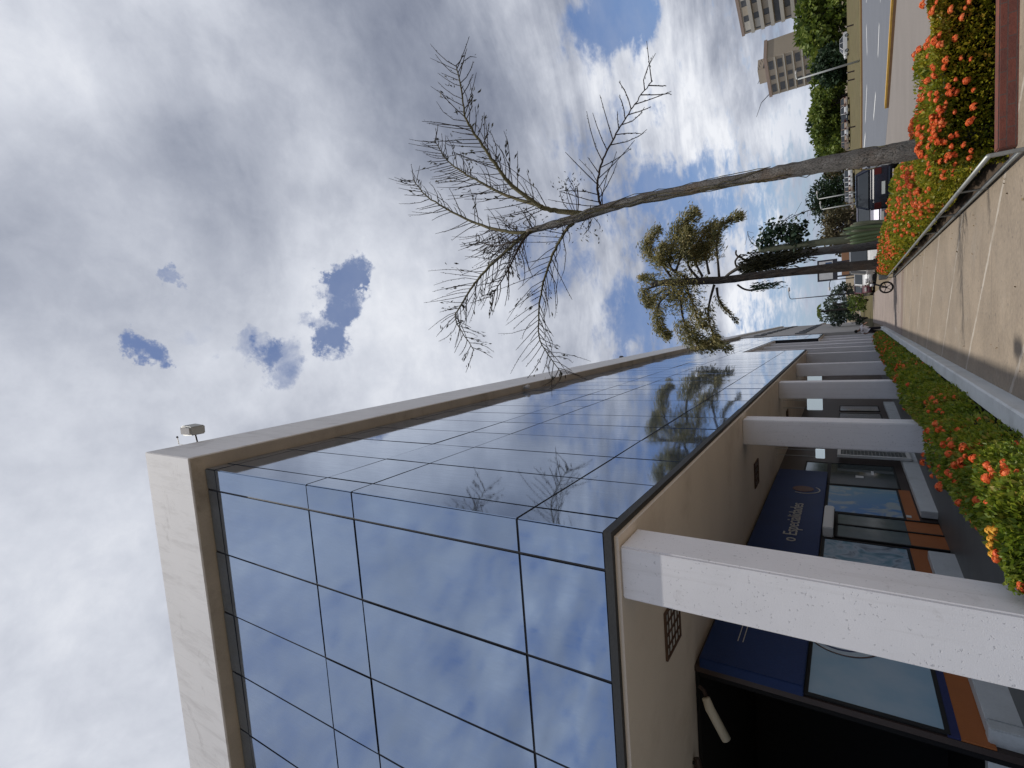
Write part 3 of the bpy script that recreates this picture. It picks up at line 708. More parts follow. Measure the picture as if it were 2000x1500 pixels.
def flower_proto(mat, r=.05, n=46):
    d = rng.normal(size=(n, 3)); d[:, 2] = np.abs(d[:, 2]) * .9 + .05; d /= np.linalg.norm(d, axis=1)[:, None]
    C = d * r * (1 + rng.uniform(-.2, .12, n))[:, None]
    t = rng.normal(size=(n, 3)); w = np.cross(d, t); w /= np.linalg.norm(w, axis=1)[:, None]; u = np.cross(w, d)
    s = r * .48
    V = np.empty((n, 4, 3)); V[:, 0] = C - w * s; V[:, 1] = C + u * s * .55; V[:, 2] = C + w * s; V[:, 3] = C - u * s * .55
    V2 = np.empty((n, 4, 3)); V2[:, 0] = C - u * s; V2[:, 1] = C + w * s * .55; V2[:, 2] = C + u * s; V2[:, 3] = C - w * s * .55
    A = np.concatenate([V, V2 + d[:, None] * .003]).reshape(-1, 3)
    me = bpy.data.meshes.new('flower_cluster'); F_ = np.arange(len(A)).reshape(-1, 4)
    me.from_pydata(A.tolist(), [], F_.tolist()); me.materials.append(mat); me.update()
    return me, A
FLR = [flower_proto(MT['petal']) for _ in range(4)]
FLY = [flower_proto(MT['petaly'], .04, 30)]
def hedge(name, label, x0f, x1f, y0, y1, hf, matleaf, n_near, n_far, ysplit, leaf_near, leaf_far, flowers, name_near=False):
    r = thing(name, label, 'hedge', (0, 0, 0))
    # bumpy filler that stops see-through, inner shade put into its dark colour
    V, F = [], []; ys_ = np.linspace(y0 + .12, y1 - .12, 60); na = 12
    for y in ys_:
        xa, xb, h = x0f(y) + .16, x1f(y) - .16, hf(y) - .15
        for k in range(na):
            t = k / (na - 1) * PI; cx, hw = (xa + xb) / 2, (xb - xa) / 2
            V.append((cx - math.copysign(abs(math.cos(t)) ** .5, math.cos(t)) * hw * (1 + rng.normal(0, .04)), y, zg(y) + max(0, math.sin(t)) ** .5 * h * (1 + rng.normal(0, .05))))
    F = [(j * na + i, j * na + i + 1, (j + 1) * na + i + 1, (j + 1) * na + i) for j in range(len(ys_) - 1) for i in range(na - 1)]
    arrays_mesh('dark_core', V, F, MT['core'], r)
    def surf(n, ya, yb, top_only=False, dens_near=True):
        y = ya + (yb - ya) * rng.uniform(0, 1, n) ** (1.6 if dens_near else 1)
        t = rng.uniform(.02, .98, n) * PI if not top_only else rng.uniform(.12, .88, n) * PI
        c, s_ = np.cos(t), np.sin(t)
        ca, sa = np.sign(c) * np.abs(c) ** .5, np.abs(s_) ** .5
        lump = .10 * np.sin(y * 3.1 + c * 2.0) * np.sin(y * 1.37 + 1 + c) + .07 * np.sin(y * 7.3 + c * 5) + .05 * np.sin(y * 13 + c * 9)
        xa = np.array([x0f(q) for q in y]); xb = np.array([x1f(q) for q in y]); h = np.array([hf(q) for q in y]); g_ = np.array([zg(q) for q in y])
        cx, hw = (xa + xb) / 2, (xb - xa) / 2
        dep = rng.uniform(0, 1, n) ** 2 * .16
        P = np.stack([cx - ca * (hw * (1 + lump * .35) - dep), y, g_ + .02 + sa * (h * (1 + lump) - dep)], 1)
        Nn = np.stack([-ca, rng.normal(0, .25, n), sa * 1.2 + .15], 1); Nn /= np.linalg.norm(Nn, axis=1)[:, None]
        return P, Nn
    P, Nn = surf(n_near, y0, ysplit)
    # near end cap
    ne = n_near // 7; ye = np.full(ne, y0) + rng.uniform(-.03, .2, ne)
    xe = x0f(y0) + (x1f(y0) - x0f(y0)) * rng.uniform(0, 1, ne); ze = zg(y0) + hf(y0) * rng.uniform(.0, 1, ne)
    P = np.concatenate([P, np.stack([xe, ye, ze], 1)]); Nn = np.concatenate([Nn, np.tile([0, -1, .3], (ne, 1))])
    kind(leaves('foliage', P, leaf_near, matleaf, r, Nn, .55, .4, .75), 'stuff')
    if n_far:
        P, Nn = surf(n_far, ysplit, y1); kind(leaves('foliage', P, leaf_far, matleaf, r, Nn, .6, .4, .75), 'stuff')
    # flower clusters: patchy
    npatch, nfl = flowers
    got = []
    while len(got) < nfl:
        P, Nn = surf(400, y0, y1, rng.uniform() < .6)
        val = np.sin(P[:, 1] * 1.9 + P[:, 0] * 2.2) + np.sin(P[:, 1] * .83 + 2.1 + P[:, 0]) + rng.normal(0, .55, 400)
        got += [p for p, v in zip(P, val) if v > npatch]
    nc = 70; ca_ = np.stack([x0f(y0) + (x1f(y0) - x0f(y0)) * rng.uniform(.03, .97, nc), np.full(nc, y0 - .03), zg(y0) + hf(y0) * rng.uniform(.3, 1.0, nc) ** .7 - .03], 1)
    if not name_near: got = [p for p in ca_] + got[:nfl - nc]
    if name_near:
        P, Nn = surf(90, y0, y0 + 3.2, True, False); got = [p for p in P] + got[:nfl - 90]
    got = sorted(got[:nfl], key=lambda p: (p[0] ** 2 + p[1] ** 2))
    extra = []
    for i, p in enumerate(got):
        q = Vector(p) + Vector((0, 0, .035)); s_ = random.uniform(.42, .82)
        me, A = random.choice(FLR)
        if i < 99:
            o = bpy.data.objects.new('flower_cluster', me); COL.objects.link(o); o.parent = r
            o.location = q; o.scale = (s_, s_, s_); o.rotation_euler = (random.uniform(-.5, .5), random.uniform(-.5, .5), random.uniform(0, 6))
        else:
            extra.append(A * s_ * 1.1 + np.array(q))
    if extra:
        A = np.concatenate(extra); kind(arrays_mesh('flower_cluster', A, np.arange(len(A)).reshape(-1, 4), MT['petal'], r), 'stuff')
    return r
hl = hedge('flowering_hedge', 'flowering hedge of red ixora along the white planter kerb beside the columns', lambda y: -2.06, lambda y: -1.30 - .03 * math.sin(y * 1.7), 4.72, 40,
      lambda y: .66 + .05 * math.sin(y * 1.1), MT['hedgeL'], 26000, 14000, 12, .05, .085, (.2, 600), True)
hr = hedge('flowering_hedge', 'broad yellow-green hedge with orange-red flowers behind the metal guard rail', lambda y: 1.66 + .03 * math.sin(y * 2.1), lambda y: 3.30 + max(0, 10.5 - y) * .22 - max(0, (y - 20) * .06) + .08 * math.sin(y * .9), 8.3, 31.3,
      lambda y: .66 + .05 * math.sin(y * .8 + 1), MT['hedge'], 52000, 28000, 15, .048, .08, (-.3, 2200))
for i in range(5):
    o = bpy.data.objects.new('flower_cluster', FLY[0][0]); COL.objects.link(o); o.parent = hl
    o.location = (-1.66 - .05 * i + .03 * (i % 2), 4.86 + .05 * (i % 3), zg(4.4) + .66 + .02 * (i % 2)); o.scale = (.75,) * 3; o['label'] = 'yellow flower cluster'

# ------------------------------------------------------------------ trees near the pavement
def smooth_poly(P, n=4):
    P = [np.array(p, float) for p in P]; out = []
    for i in range(len(P) - 1):
        p0, p1, p2, p3 = P[max(i - 1, 0)], P[i], P[i + 1], P[min(i + 2, len(P) - 1)]
        for k in range(n):
            t = k / n
            out.append(.5 * ((2 * p1) + (p2 - p0) * t + (2 * p0 - 5 * p1 + 4 * p2 - p3) * t * t + (3 * p1 - p0 - 3 * p2 + p3) * t ** 3))
    out.append(P[-1]); return out
bt = thing('bare_tree', 'tall bare grey-trunked tree with comb-like twigs rising from the right hedge', 'tree', (2.25, 9.4, zg(9.4)))
def bt_child(name, mb, mat, smooth=True):
    o = mb.build(name, mat, None, smooth); o.parent = bt; o.matrix_parent_inverse = Matrix.Translation((-2.25, -9.4, -zg(9.4))); return o
TY = 9.4
tp = [at(1845, 283, TY)] + [at(x, y, TY) for x, y in [(1790, 291), (1720, 304), (1640, 316), (1560, 330), (1480, 344), (1400, 359), (1300, 380), (1230, 394), (1160, 414), (1120, 428), (1075, 440), (1030, 452)]]
tp[0] = np.array([tp[0][0], tp[0][1], zg(TY) - .1])
rad = [.150, .136, .130, .124, .112, .094, .088, .088, .090, .094, .092, .075, .05]
sp_ = smooth_poly(tp, 6); rr = np.interp(np.linspace(0, 1, len(sp_)), np.linspace(0, 1, len(rad)), rad)
b = MB(); b.tube([p + np.array([rng.normal(0, .004), rng.normal(0, .004), 0]) for p in sp_], list(rr * (1 + rng.normal(0, .025, len(rr)))), 18, wob=.05); bt_child('trunk', b, MT['bark'])
b = MB()
for k in range(7):      # pale aerial roots clinging to the trunk
    a0 = rng.uniform(-2.6, .3); i0 = int(rng.integers(10, 30)); i1 = min(len(sp_) - 4, i0 + int(rng.integers(18, 40)))
    pts = []
    for i in range(i0, i1):
        a0 += rng.normal(0, .22); rd = rr[i] + .012 + max(0, rng.normal(0, .012)); pts.append(sp_[i] + np.array([math.cos(a0) * rd, math.sin(a0) * rd, 0]))
    if len(pts) > 3: b.tube(pts, .007, 5)
bt_child('aerial_roots', b, MT['limb'])
branches = [
    ([(1150, 418, 0), (1090, 412, -.1), (1050, 400, -.2), (999, 361, -.3), (972, 328, -.4), (948, 292, -.4), (924, 256, -.4), (909, 229, -.4), (900, 169, -.4), (891, 126, -.4)], .055, 1.0),
    ([(1060, 404, -.2), (990, 382, .2), (936, 355, .4), (900, 334, .5), (870, 310, .6), (849, 274, .7)], .038, .9),
    ([(1060, 444, 0), (1022, 455, 0), (980, 450, .1), (932, 437, .3), (875, 410, .4), (830, 380, .5), (807, 350, .5)], .048, .9),
    ([(1060, 446, 0), (1030, 456, .1), (995, 485, .3), (950, 527, .4), (923, 560, .5), (899, 599, .6), (890, 625, .6), (926, 684, .6)], .046, 1.0),
    ([(1120, 436, 0), (1108, 447, .1), (1088, 479, .4), (1070, 524, .6), (1058, 566, .7), (1052, 620, .8), (1055, 665, .8), (1080, 706, .8), (1099, 731, .8)], .036, .95),
    ([(1178, 406, 0), (1170, 392, -.1), (1167, 355, -.4), (1179, 310, -.6), (1200, 268, -.7), (1224, 229, -.8), (1248, 190, -.9), (1275, 157, -.9)], .026, .75),
    ([(1040, 452, 0), (1005, 470, .9), (965, 480, 1.5), (930, 470, 2.0)], .03, .7),
    ([(1035, 452, 0), (1015, 480, -.7), (990, 530, -1.1), (960, 580, -1.3)], .028, .7)]
tw = MB(); LC, LN, LS = [], [], []
right = M[0]; 
for bi, (pl, r0, ls) in enumerate(branches):
    pts = smooth_poly([at(x, y, TY + dy) for x, y, dy in pl], 6)
    n = len(pts); b = MB(); b.tube([p + rng.normal(0, .006, 3) for p in pts], [max(.008, r0 * (1 - .82 * i / n)) for i in range(n)], 9, wob=.08)
    bt_child('branch', b, MT['limb'] if r0 > .034 else MT['twig'])
    L = sum(np.linalg.norm(pts[i + 1] - pts[i]) for i in range(n - 1))
    nt = int(L / (.055 if bi != 5 else .085)); 
    for k in range(nt):
        t = (k + .5) / nt
        if t < .16 and bi != 5: continue
        if rng.uniform() < .16: continue
        stub = rng.uniform() < .12
        i = min(n - 2, int(t * (n - 1))); p = pts[i] + (pts[i + 1] - pts[i]) * (t * (n - 1) - i)
        d = pts[i + 1] - pts[i]; d /= np.linalg.norm(d)
        side = np.cross(d, M[1]); side /= np.linalg.norm(side)
        sgn = 1 if k % 2 else -1
        out = side * sgn + M[1] * rng.normal(0, .2 if bi == 5 else .6); out /= np.linalg.norm(out)
        upb = np.array([0, 0, .45 if bi != 5 else .1])
        if bi in (3, 4): upb = np.array([0, 0, .30]); 
        dirn = d * rng.uniform(.55, .95) + out * .8 + upb * rng.uniform(0, 1); dirn /= np.linalg.norm(dirn)
        ln = ls * rng.uniform(.55, 1.0) * (1 - .5 * t ** 2) * 1.25 * (.35 if stub else 1)
        bend = d * rng.normal(.16, .16) * ln + np.array([0, 0, rng.normal(.12, .14)]) * ln + rng.normal(0, .06, 3) * ln
        q = [p, p + dirn * ln * .4, p + dirn * ln * .75 + bend * .4, p + dirn * ln + bend]
        tw.tube(q, [.010, .008, .0065, .004], 4)
        for s_ in np.arange(.2, 1.0, .06):
            if rng.uniform() < .75:
                LC.append(p + dirn * ln * s_ + bend * s_ ** 2 * .8 + rng.normal(0, .006, 3)); LN.append(dirn); LS.append(rng.uniform(.026, .055))
        if rng.uniform() < (.34 if bi in (0, 3, 6, 7) else .2) and bi != 5:
            for _ in range(int(rng.integers(4, 9))):
                s_ = rng.uniform(.3, 1.); LC.append(p + dirn * ln * s_ + rng.normal(0, .03, 3)); LN.append(dirn - np.array([0, 0, .4])); LS.append(rng.uniform(.07, .14))
for cx, cy, n_, sp2 in [(1110, 365, 90, .14), (1030, 420, 120, .2), (1090, 450, 60, .18), (1150, 445, 60, .16), (1000, 500, 70, .2)]:
    c = at(cx, cy, TY - .15)
    for _ in range(7):
        e = c + rng.normal(0, sp2 * .8, 3); st_ = min(sp_, key=lambda q: np.linalg.norm(q - c)); md = (st_ + e) / 2 + rng.normal(0, .06, 3); tw.tube(smooth_poly([st_, md, e], 3), [.007] * 6 + [.003], 4)
    for _ in range(n_): LC.append(c + rng.normal(0, sp2, 3)); LN.append(rng.normal(0, 1, 3)); LS.append(rng.uniform(.04, .09))
kind(bt_child('twigs', tw, MT['twig'], False), 'stuff')
o = leaves('withered_leaves', LC, np.array(LS), MT['leafdark'], None, np.array(LN), .32, .3, .35); kind(o, 'stuff'); o.parent = bt; o.matrix_parent_inverse = Matrix.Translation((-2.25, -9.4, -zg(9.4)))

def parented(o, root):
    o.parent = root; o.matrix_parent_inverse = Matrix.Translation(root.location).inverted(); return o
# araucaria with drooping foxtail branches
AY = 29.0
ab = at(1708, 519, AY); ab[2] = zg(AY) - .1
ar = thing('araucaria_tree', 'dark araucaria tree with drooping olive foxtail branches at the far end of the hedge', 'tree', tuple(ab))
pts = smooth_poly([ab] + [at(x, y, AY) for x, y in [(1640, 522), (1560, 530), (1480, 538), (1420, 546), (1360, 549), (1300, 552), (1270, 556)]], 4)
b = MB(); b.tube(pts, [float(v) for v in np.interp(np.linspace(0, 1, len(pts)), [0, .3, .6, .85, 1], [.24, .2, .2, .2, .06])], 12, wob=.06); parented(b.build('trunk', MT['bark2'], None, True), ar)
fox = [([(1345, 545), (1310, 525), (1282, 508), (1263, 490), (1268, 468), (1290, 446)], .30, 650, 0), ([(1340, 542), (1312, 525), (1308, 500), (1318, 470), (1335, 440), (1362, 410)], .42, 1200, 0),
       ([(1365, 545), (1345, 520), (1347, 498), (1362, 478), (1380, 452), (1402, 440)], .40, 900, .8), ([(1405, 545), (1403, 520), (1400, 480), (1405, 445), (1430, 428), (1450, 420)], .22, 420, -.8),
       ([(1300, 552), (1270, 546), (1252, 542)], .25, 260, .5), ([(1290, 556), (1262, 566), (1258, 582), (1270, 598)], .22, 300, -.6),
       ([(1310, 570), (1288, 592), (1284, 620), (1290, 645), (1308, 658)], .28, 620, .6), ([(1330, 585), (1332, 612), (1340, 640), (1352, 662), (1375, 674), (1402, 671)], .40, 1100, 0),
       ([(1395, 556), (1387, 585), (1383, 612), (1390, 645), (1405, 668), (1428, 684)], .22, 420, -.5), ([(1400, 562), (1404, 585), (1418, 605), (1440, 628)], .12, 120, .6),
       ([(1320, 530), (1330, 500), (1340, 470), (1350, 450)], .34, 600, -1.0), ([(1372, 540), (1360, 515), (1362, 495), (1378, 478)], .34, 500, .5), ([(1385, 535), (1380, 505), (1385, 480), (1398, 462)], .26, 360, 1.0), ([(1310, 540), (1296, 520), (1290, 500), (1296, 478)], .26, 380, -.8),
       ([(1340, 560), (1352, 590), (1362, 620), (1378, 640)], .26, 380, -.9), ([(1300, 565), (1278, 580), (1270, 600)], .22, 260, .9)]
FC, FN, FS = [], [], []
lb = []
for pl, w, n_, dy in fox:
    m_ = len(pl); p3 = smooth_poly([at(x, y, AY + dy * i / (m_ - 1) * 1.2) for i, (x, y) in enumerate(pl)], 5)
    b = MB(); b.tube(p3, [max(.02, .075 * (1 - i / len(p3))) for i in range(len(p3))], 7); parented(b.build('branch', MT['bark2'], None, True), ar)
    for _ in range(int(n_ * 2.5)):
        t = rng.uniform(.22, 1) ** .8; i = min(len(p3) - 2, int(t * (len(p3) - 1))); p = p3[i] + (p3[i + 1] - p3[i]) * rng.uniform()
        d = p3[i + 1] - p3[i]; d /= np.linalg.norm(d); o_ = rng.normal(0, 1, 3); o_ -= d * o_.dot(d); o_ /= np.linalg.norm(o_)
        ww = w * 1.35 * (1.15 - .5 * t); FC.append(p + o_ * ww * rng.uniform(.05, 1.3) * (1 if rng.uniform() < .85 else 1.35) + d * rng.normal(0, .08)); FN.append(d * .7 + o_ * .6 - np.array([0, 0, .35])); FS.append(rng.uniform(.12, .26))
for _ in range(2300):
    c = at(1324, 566, AY); FC.append(c + np.array([rng.normal(0, .62), rng.normal(0, .55), rng.normal(0, .55)])); FN.append(rng.normal(0, .7, 3) - np.array([0, 0, .6])); FS.append(rng.uniform(.14, .28))
parented(kind(leaves('needle_foliage', FC, np.array(FS), MT['fox'], None, np.array(FN), .26, .4, .6), 'stuff'), ar)
FC, FN, FS = [], [], []
pl = smooth_poly([at(x, y, AY) for x, y in [(1440, 556), (1452, 564), (1466, 567), (1480, 565)]], 4)
b = MB(); b.tube(pl, .05, 7); parented(b.build('branch', MT['bark2'], None, True), ar)
for k in range(26):
    a = at(1470 + rng.uniform(-6, 6), 563 + rng.normal(0, 4), AY + rng.normal(0, .2)); L = rng.uniform(.5, 1.75)
    for s_ in np.arange(0, L, .07): FC.append(a + np.array([rng.normal(0, .025) + .05 * s_, rng.normal(0, .03), -s_])); FN.append((0, 0, -1)); FS.append(rng.uniform(.1, .2))
parented(kind(leaves('hanging_needles', FC, np.array(FS), MT['shrub'], None, np.array(FN), .35, .3, .4), 'stuff'), ar)
# olive tree with curtain of hanging twigs just behind
OY = 31.0
ob = at(1716, 479, OY); ob[2] = zg(OY) - .1
ot = thing('weeping_tree', 'grey trunked tree with a curtain of dark olive hanging foliage right of the araucaria', 'tree', tuple(ob))
pts = smooth_poly([ob] + [at(x, y, OY) for x, y in [(1660, 484), (1600, 491), (1540, 499), (1490, 508), (1450, 520), (1425, 534), (1415, 543)]], 4)
b = MB(); b.tube(pts, [float(v) for v in np.interp(np.linspace(0, 1, len(pts)), [0, .3, .6, 1], [.24, .2, .13, .06])], 10, wob=.06); parented(b.build('trunk', MT['bark'], None, True), ot)
for q in ([(1470, 512), (1440, 500), (1438, 488)], [(1440, 524), (1436, 510), (1448, 496)]):
    p3 = smooth_poly([at(x, y, OY) for x, y in q], 4); b = MB(); b.tube(p3, [.05] * (len(p3) - 1) + [.02], 6); parented(b.build('branch', MT['bark2'], None, True), ot)
FC, FN, FS = [], [], []
for k in range(260):
    x0 = rng.uniform(1440, 1480); y0 = 526 - (x0 - 1440) * .40 + rng.normal(0, 9); a = at(x0, y0, OY + rng.normal(0, .45)); L = rng.uniform(1.0, 3.0) * (1 if rng.uniform() < .8 else .5)
    for s_ in np.arange(0, L, .1): FC.append(a + np.array([rng.normal(0, .04) + .09 * s_, rng.normal(0, .05), -s_])); FN.append((0, 0, -1)); FS.append(rng.uniform(.12, .26))
parented(kind(leaves('hanging_foliage', FC, np.array(FS), MT['olive'], None, np.array(FN), .4, .3, .35), 'stuff'), ot)
# tall cactus stem carrying a leafy shrub
CY = 27.0
cb = at(1725, 462, CY); cb[2] = zg(CY) - .1
tc_ = thing('tall_cactus', 'single tall grey-green cactus trunk with a dark leafy shrub growing on it', 'cactus', tuple(cb))
pts = smooth_poly([cb] + [at(x, y, CY) for x, y in [(1660, 467), (1600, 474), (1550, 480), (1510, 485), (1482, 487)]], 4)
b = MB(); b.tube(pts, [float(.17 - .05 * i / len(pts)) for i in range(len(pts))], 10, wob=.1); parented(b.build('stem', MT['cactusdark'], None, True), tc_)
FC = []; 
for cx, cy, n_, s2 in [(1500, 462, 150, .24), (1520, 450, 190, .28), (1545, 455, 200, .26), (1555, 468, 120, .2), (1490, 475, 70, .18), (1565, 446, 60, .18)]:
    c = at(cx, cy, CY); FC += [c + rng.normal(0, s2, 3) * np.array([1, 1, .9]) for _ in range(n_)]
parented(kind(leaves('leafy_shrub', FC, .2, MT['shrub'], None, None, .75), 'stuff'), tc_)
b = MB()
for q in ([(1500, 470), (1520, 440), (1560, 418), (1590, 408)], [(1505, 462), (1530, 432), (1548, 418)], [(1480, 484), (1465, 470), (1460, 452)], [(1520, 465), (1545, 430), (1575, 412)]):
    p3 = smooth_poly([at(x, y, CY + rng.normal(0, .2)) for x, y in q], 4); b.tube(p3, .014, 5)
    for i in range(2, len(p3), 1):
        b.tube([p3[i], p3[i] + rng.normal(0, .22, 3)], .008, 4)
parented(kind(b.build('bare_twigs', MT['twig'], None), 'stuff'), tc_)
# clump of columnar cacti
cc = at(1730, 452, 26.0); cc[2] = zg(26) - .05
cl = thing('cactus_clump', 'clump of many upright green column cacti behind the far part of the hedge', 'cactus', tuple(cc))
for k in range(17):
    px = 438 + k * 2.3 + rng.normal(0, 1.0); top = 1632 + abs(k - 8) * 3.2 + rng.uniform(0, 26); dy = rng.normal(0, .35)
    base = at(1732, 448 + (px - 455) * .45, 26 + dy); base[2] = zg(26) - .05; tip = at(top, px + rng.normal(0, 1), 26 + dy)
    mid = (base + tip) / 2 + np.array([(tip - base)[0] * .22, 0, 0]); r_ = rng.uniform(.055, .085)
    p3 = smooth_poly([base, mid, tip], 5); b = MB(); b.tube(p3, [r_ * .7] + [r_] * (len(p3) - 3) + [r_ * .8, r_ * .25], 8); parented(b.build('stem', MT['cactus'] if k % 3 else MT['cactusdark'], None, True), cl)

# ------------------------------------------------------------------ far trees
def tree(name, label, x, y, h, w, mat, clumps=14, n=2200, trunk_h=.35, leaf=None, group='trees beyond the road', flat=.75, z=None, bark='bark2'):
    z = zterr(x, y) if z is None else z
    r = thing(name, label, 'tree', (x, y, z), 0, group)
    b = MB(); b.tube([(0, 0, -.1), (.05 * w, 0, h * trunk_h * .6), (0, 0, h * .75)], [w * .05, w * .04, w * .015], 8)
    for k in range(4):
        a = rng.uniform(0, 6.28); b.tube([(0, 0, h * trunk_h * .7), (math.cos(a) * w * .22, math.sin(a) * w * .22, h * .68)], [w * .025, w * .01], 6)
    b.build('trunk', MT[bark], r, True)
    C, Nn = [], []
    for k in range(clumps):
        a = rng.uniform(0, 6.28); q = rng.uniform(0, 1) ** .6 * .36 * w; zc = h * (trunk_h + (1 - trunk_h) * rng.uniform(.12, .88)); 
        fall = 1 - .55 * abs((zc / h - trunk_h) / (1 - trunk_h) - .45) * 1.6; q *= fall
        cr = w * rng.uniform(.14, .24)
        m_ = n // clumps; d = rng.normal(size=(m_, 3)); d /= np.linalg.norm(d, axis=1)[:, None]
        C.append(np.array([math.cos(a) * q, math.sin(a) * q, zc]) + d * cr * (rng.uniform(.35, 1.08, m_) ** .6)[:, None] * np.array([1, 1, flat])); Nn.append(d)
    C = np.concatenate(C); C[:, 2] = np.maximum(C[:, 2], .05)
    kind(leaves('crown', C, leaf or w * .07, mat, r, np.concatenate(Nn), .6, .4, .8), 'stuff')
    return r
def tpx(px_y, px_base, Y): p = at(px_base, px_y, Y); return p[0], p[1], p[2]
for i, (py, Y, h, w, m, lab) in enumerate([
    (22, 124, 9.5, 15, 'tree', 'broad green tree at the foot of the nearer apartment tower'), (95, 130, 7.2, 9, 'tree', 'bushy green tree behind the white car on the verge'),
    (118, 120, 6.5, 9, 'treedark', 'dark rounded tree in front of the blank tower wall'), (150, 128, 8.2, 10, 'tree', 'light green tree in front of the windowed tower face'),
    (188, 122, 8.0, 9, 'tree', 'tree directly left of the further apartment tower'), (222, 126, 8.2, 10, 'treedark', 'dark green tree in the middle of the row beyond the road'),
    (255, 124, 7.0, 9, 'tree', 'olive green tree near the leaning trunk beyond the road'), (285, 130, 6.2, 8, 'tree', 'smaller pale green tree seen just right of the bare trunk'),
    (318, 136, 5.2, 8, 'treebrown', 'thin brownish tree hidden behind the bare trunk')]):
    k_ = 1.2; x, y, z = tpx(py, 1658, Y * k_); tree('broadleaf_tree', lab, x, y, h * k_, w * k_, MT[m], 18, 3200, .12, None, z=z - .8)
x, y, z = tpx(380, 1661, 125); tree('broad_shrub', 'very dark green dense round tree left of the bare trunk beyond the road', x, y, 7.6, 13.0, MT['treedark'], 26, 5200, .05, .5, z=z - .5)
x, y, z = tpx(432, 1668, 96); tree('dry_shrub', 'dry brownish shrub beside the dark round tree', x, y, 4.6, 6, MT['treebrown'], 16, 1700, .1, z=z - .6)
x, y, z = tpx(462, 1668, 104); tree('dry_shrub', 'dry brown thin tree behind the column cacti', x, y, 6.0, 7, MT['treebrown'], 14, 1100, .15, z=z - .6)
x, y, z = tpx(600, 1676, 88); tree('street_tree', 'bluish green tree closing the far end of the pavement', x, y, 5.2, 5.2, MT['treeblue'], 18, 2200, .12, z=z - .5)
x, y, z = tpx(572, 1676, 92); tree('street_tree', 'low sloping bluish tree right of the far pavement end', x, y, 4.0, 4.0, MT['treeblue'], 12, 1100, .12, z=z - .5)
x, y, z = tpx(622, 1690, 66); tree('round_bush', 'dark green bush against the terrace wall behind the person', x, y, 1.9, 2.0, MT['treedark'], 10, 900, .02, z=z - .1, group='bushes at the pavement end')
x, y, z = tpx(588, 1690, 58); tree('round_bush', 'yellow-green bush at the right edge of the far pavement', x, y, 1.3, 2.6, MT['tree'], 10, 900, .02, z=z - .1, group='bushes at the pavement end')
x, y, z = tpx(603, 1676, 80)
pm = thing('palm_tree', 'single palm standing above the trees at the pavement end', 'palm', (x, y, z - .5))
b = MB(); b.tube([(0, 0, 0), (.1, 0, 2.4), (.0, 0, 4.6)], [.16, .13, .12], 8); b.build('trunk', MT['bark2'], pm, True)
for k in range(9):
    a = k * .7; ca, sa = math.cos(a), math.sin(a); C, Nn = [], []
    for t in np.linspace(.15, 1, 24):
        p = np.array([ca * t * 1.0, sa * t * 1.0, 4.6 + .55 * math.sin(t * 2.6) - .25 * t]); 
        for s_ in (-1, 1): C.append(p + np.array([-sa, ca, 0]) * s_ * .13); Nn.append(np.array([-sa * s_ + ca * .5, ca * s_ + sa * .5, -.5]))
    leaves('frond', C, .34, MT['tree'], pm, np.array(Nn), .3, .2, .2)

# ------------------------------------------------------------------ apartment towers
def tower(name, label, cx, cy, w, d, h, floors, rz, bands, z0=-1):
    r = thing(name, label, 'apartment tower', (cx, cy, z0), rz, 'apartment towers on the skyline')
    b = MB(); b.box(-w / 2, w / 2, -d / 2, d / 2, 0, h); b.build('wall', MT['tower'], r)
    b = MB(); b.box(-w / 2 - .3, w / 2 + .3, -d / 2 - .3, d / 2 + .3, h + .001, h + 1.0); b.build('roof_edge', MT['towerpink'], r)
    b = MB(); b.box(-3, 3, -2.5, 2.5, h + 1.001, h + 3.6); rm = b.build('roof_room', MT['tower'], r)
    fh = h / floors
    if bands:
        for k in range(floors):
            z = k * fh + .9
            b = MB(); b.box(-w / 2 + .8, w / 2 - .8, -d / 2 - .12, -d / 2 - .001, z, z + fh * .55); b.build('window', MT['towerglass'], r)
            b = MB(); b.box(-w / 2 + .5, w / 2 - .5, -d / 2 - 1.3, -d / 2 - .001, z - fh * .36, z - .02); bal = b.build('balcony', MT['towerslab'], r)
            for j in range(7):
                if rng.uniform() < .8:
                    b = MB(); xx = -w / 2 + 1.5 + j * (w - 3) / 7; b.box(xx, xx + (w - 3) / 12, -d / 2 - .25, -d / 2 - .125, z, z + fh * .55); b.build('shutter', MT['tower'] if rng.uniform() < .6 else MT['towerslab'], r)
            b = MB(); b.box(-w / 2 - .1, -w / 2 - .001, -d / 2 + 2, d / 2 - 2, z, z + fh * .5); b.build('window', MT['towerglass'], r)
    else:
        for k in range(floors):
            z = k * fh + .9
            for xx in (-.31, -.02, .30):
                ww = (.10 if abs(xx) < .1 else .21) * w
                b = MB(); b.box(xx * w - ww / 2, xx * w + ww / 2, -d / 2 - .1, -d / 2 - .001, z, z + fh * .56); b.build('window', MT['towerglass'], r)
            b = MB(); b.box(-w / 2 + .3, w / 2 - .3, -d / 2 - .5, -d / 2 - .001, z - .75, z - .4); b.build('balcony', MT['towerslab'], r)
    return r
def corner_place(px, py, Y, w, d, rz, sx):
    p = at(px, py, Y); a = math.radians(rz); lx, ly = sx * w / 2, -d / 2
    return p[0] - (math.cos(a) * lx - math.sin(a) * ly), p[1] - (math.sin(a) * lx + math.cos(a) * ly)
cx, cy = corner_place(1493, 116, 205, 16.5, 8.0, -65, 1)
t2 = tower('apartment_tower', 'further beige apartment tower with blank side wall and aerials on its roof', cx, cy, 16.5, 8.0, 24.2, 9, math.radians(-65), False)
b = MB()
for k in range(4): b.tube([(3.5 + k * .9, -2, 25.2), (-3 + k * .9, -2, 28.5 - k * .6)], .09, 5); b.tube([(2.9 + k * .9, -2, 27.4 - k * .5), (4.1 + k * .9, -2, 27.6 - k * .5)], .07, 5)
b.build('aerial', MT['darkpole'], t2)
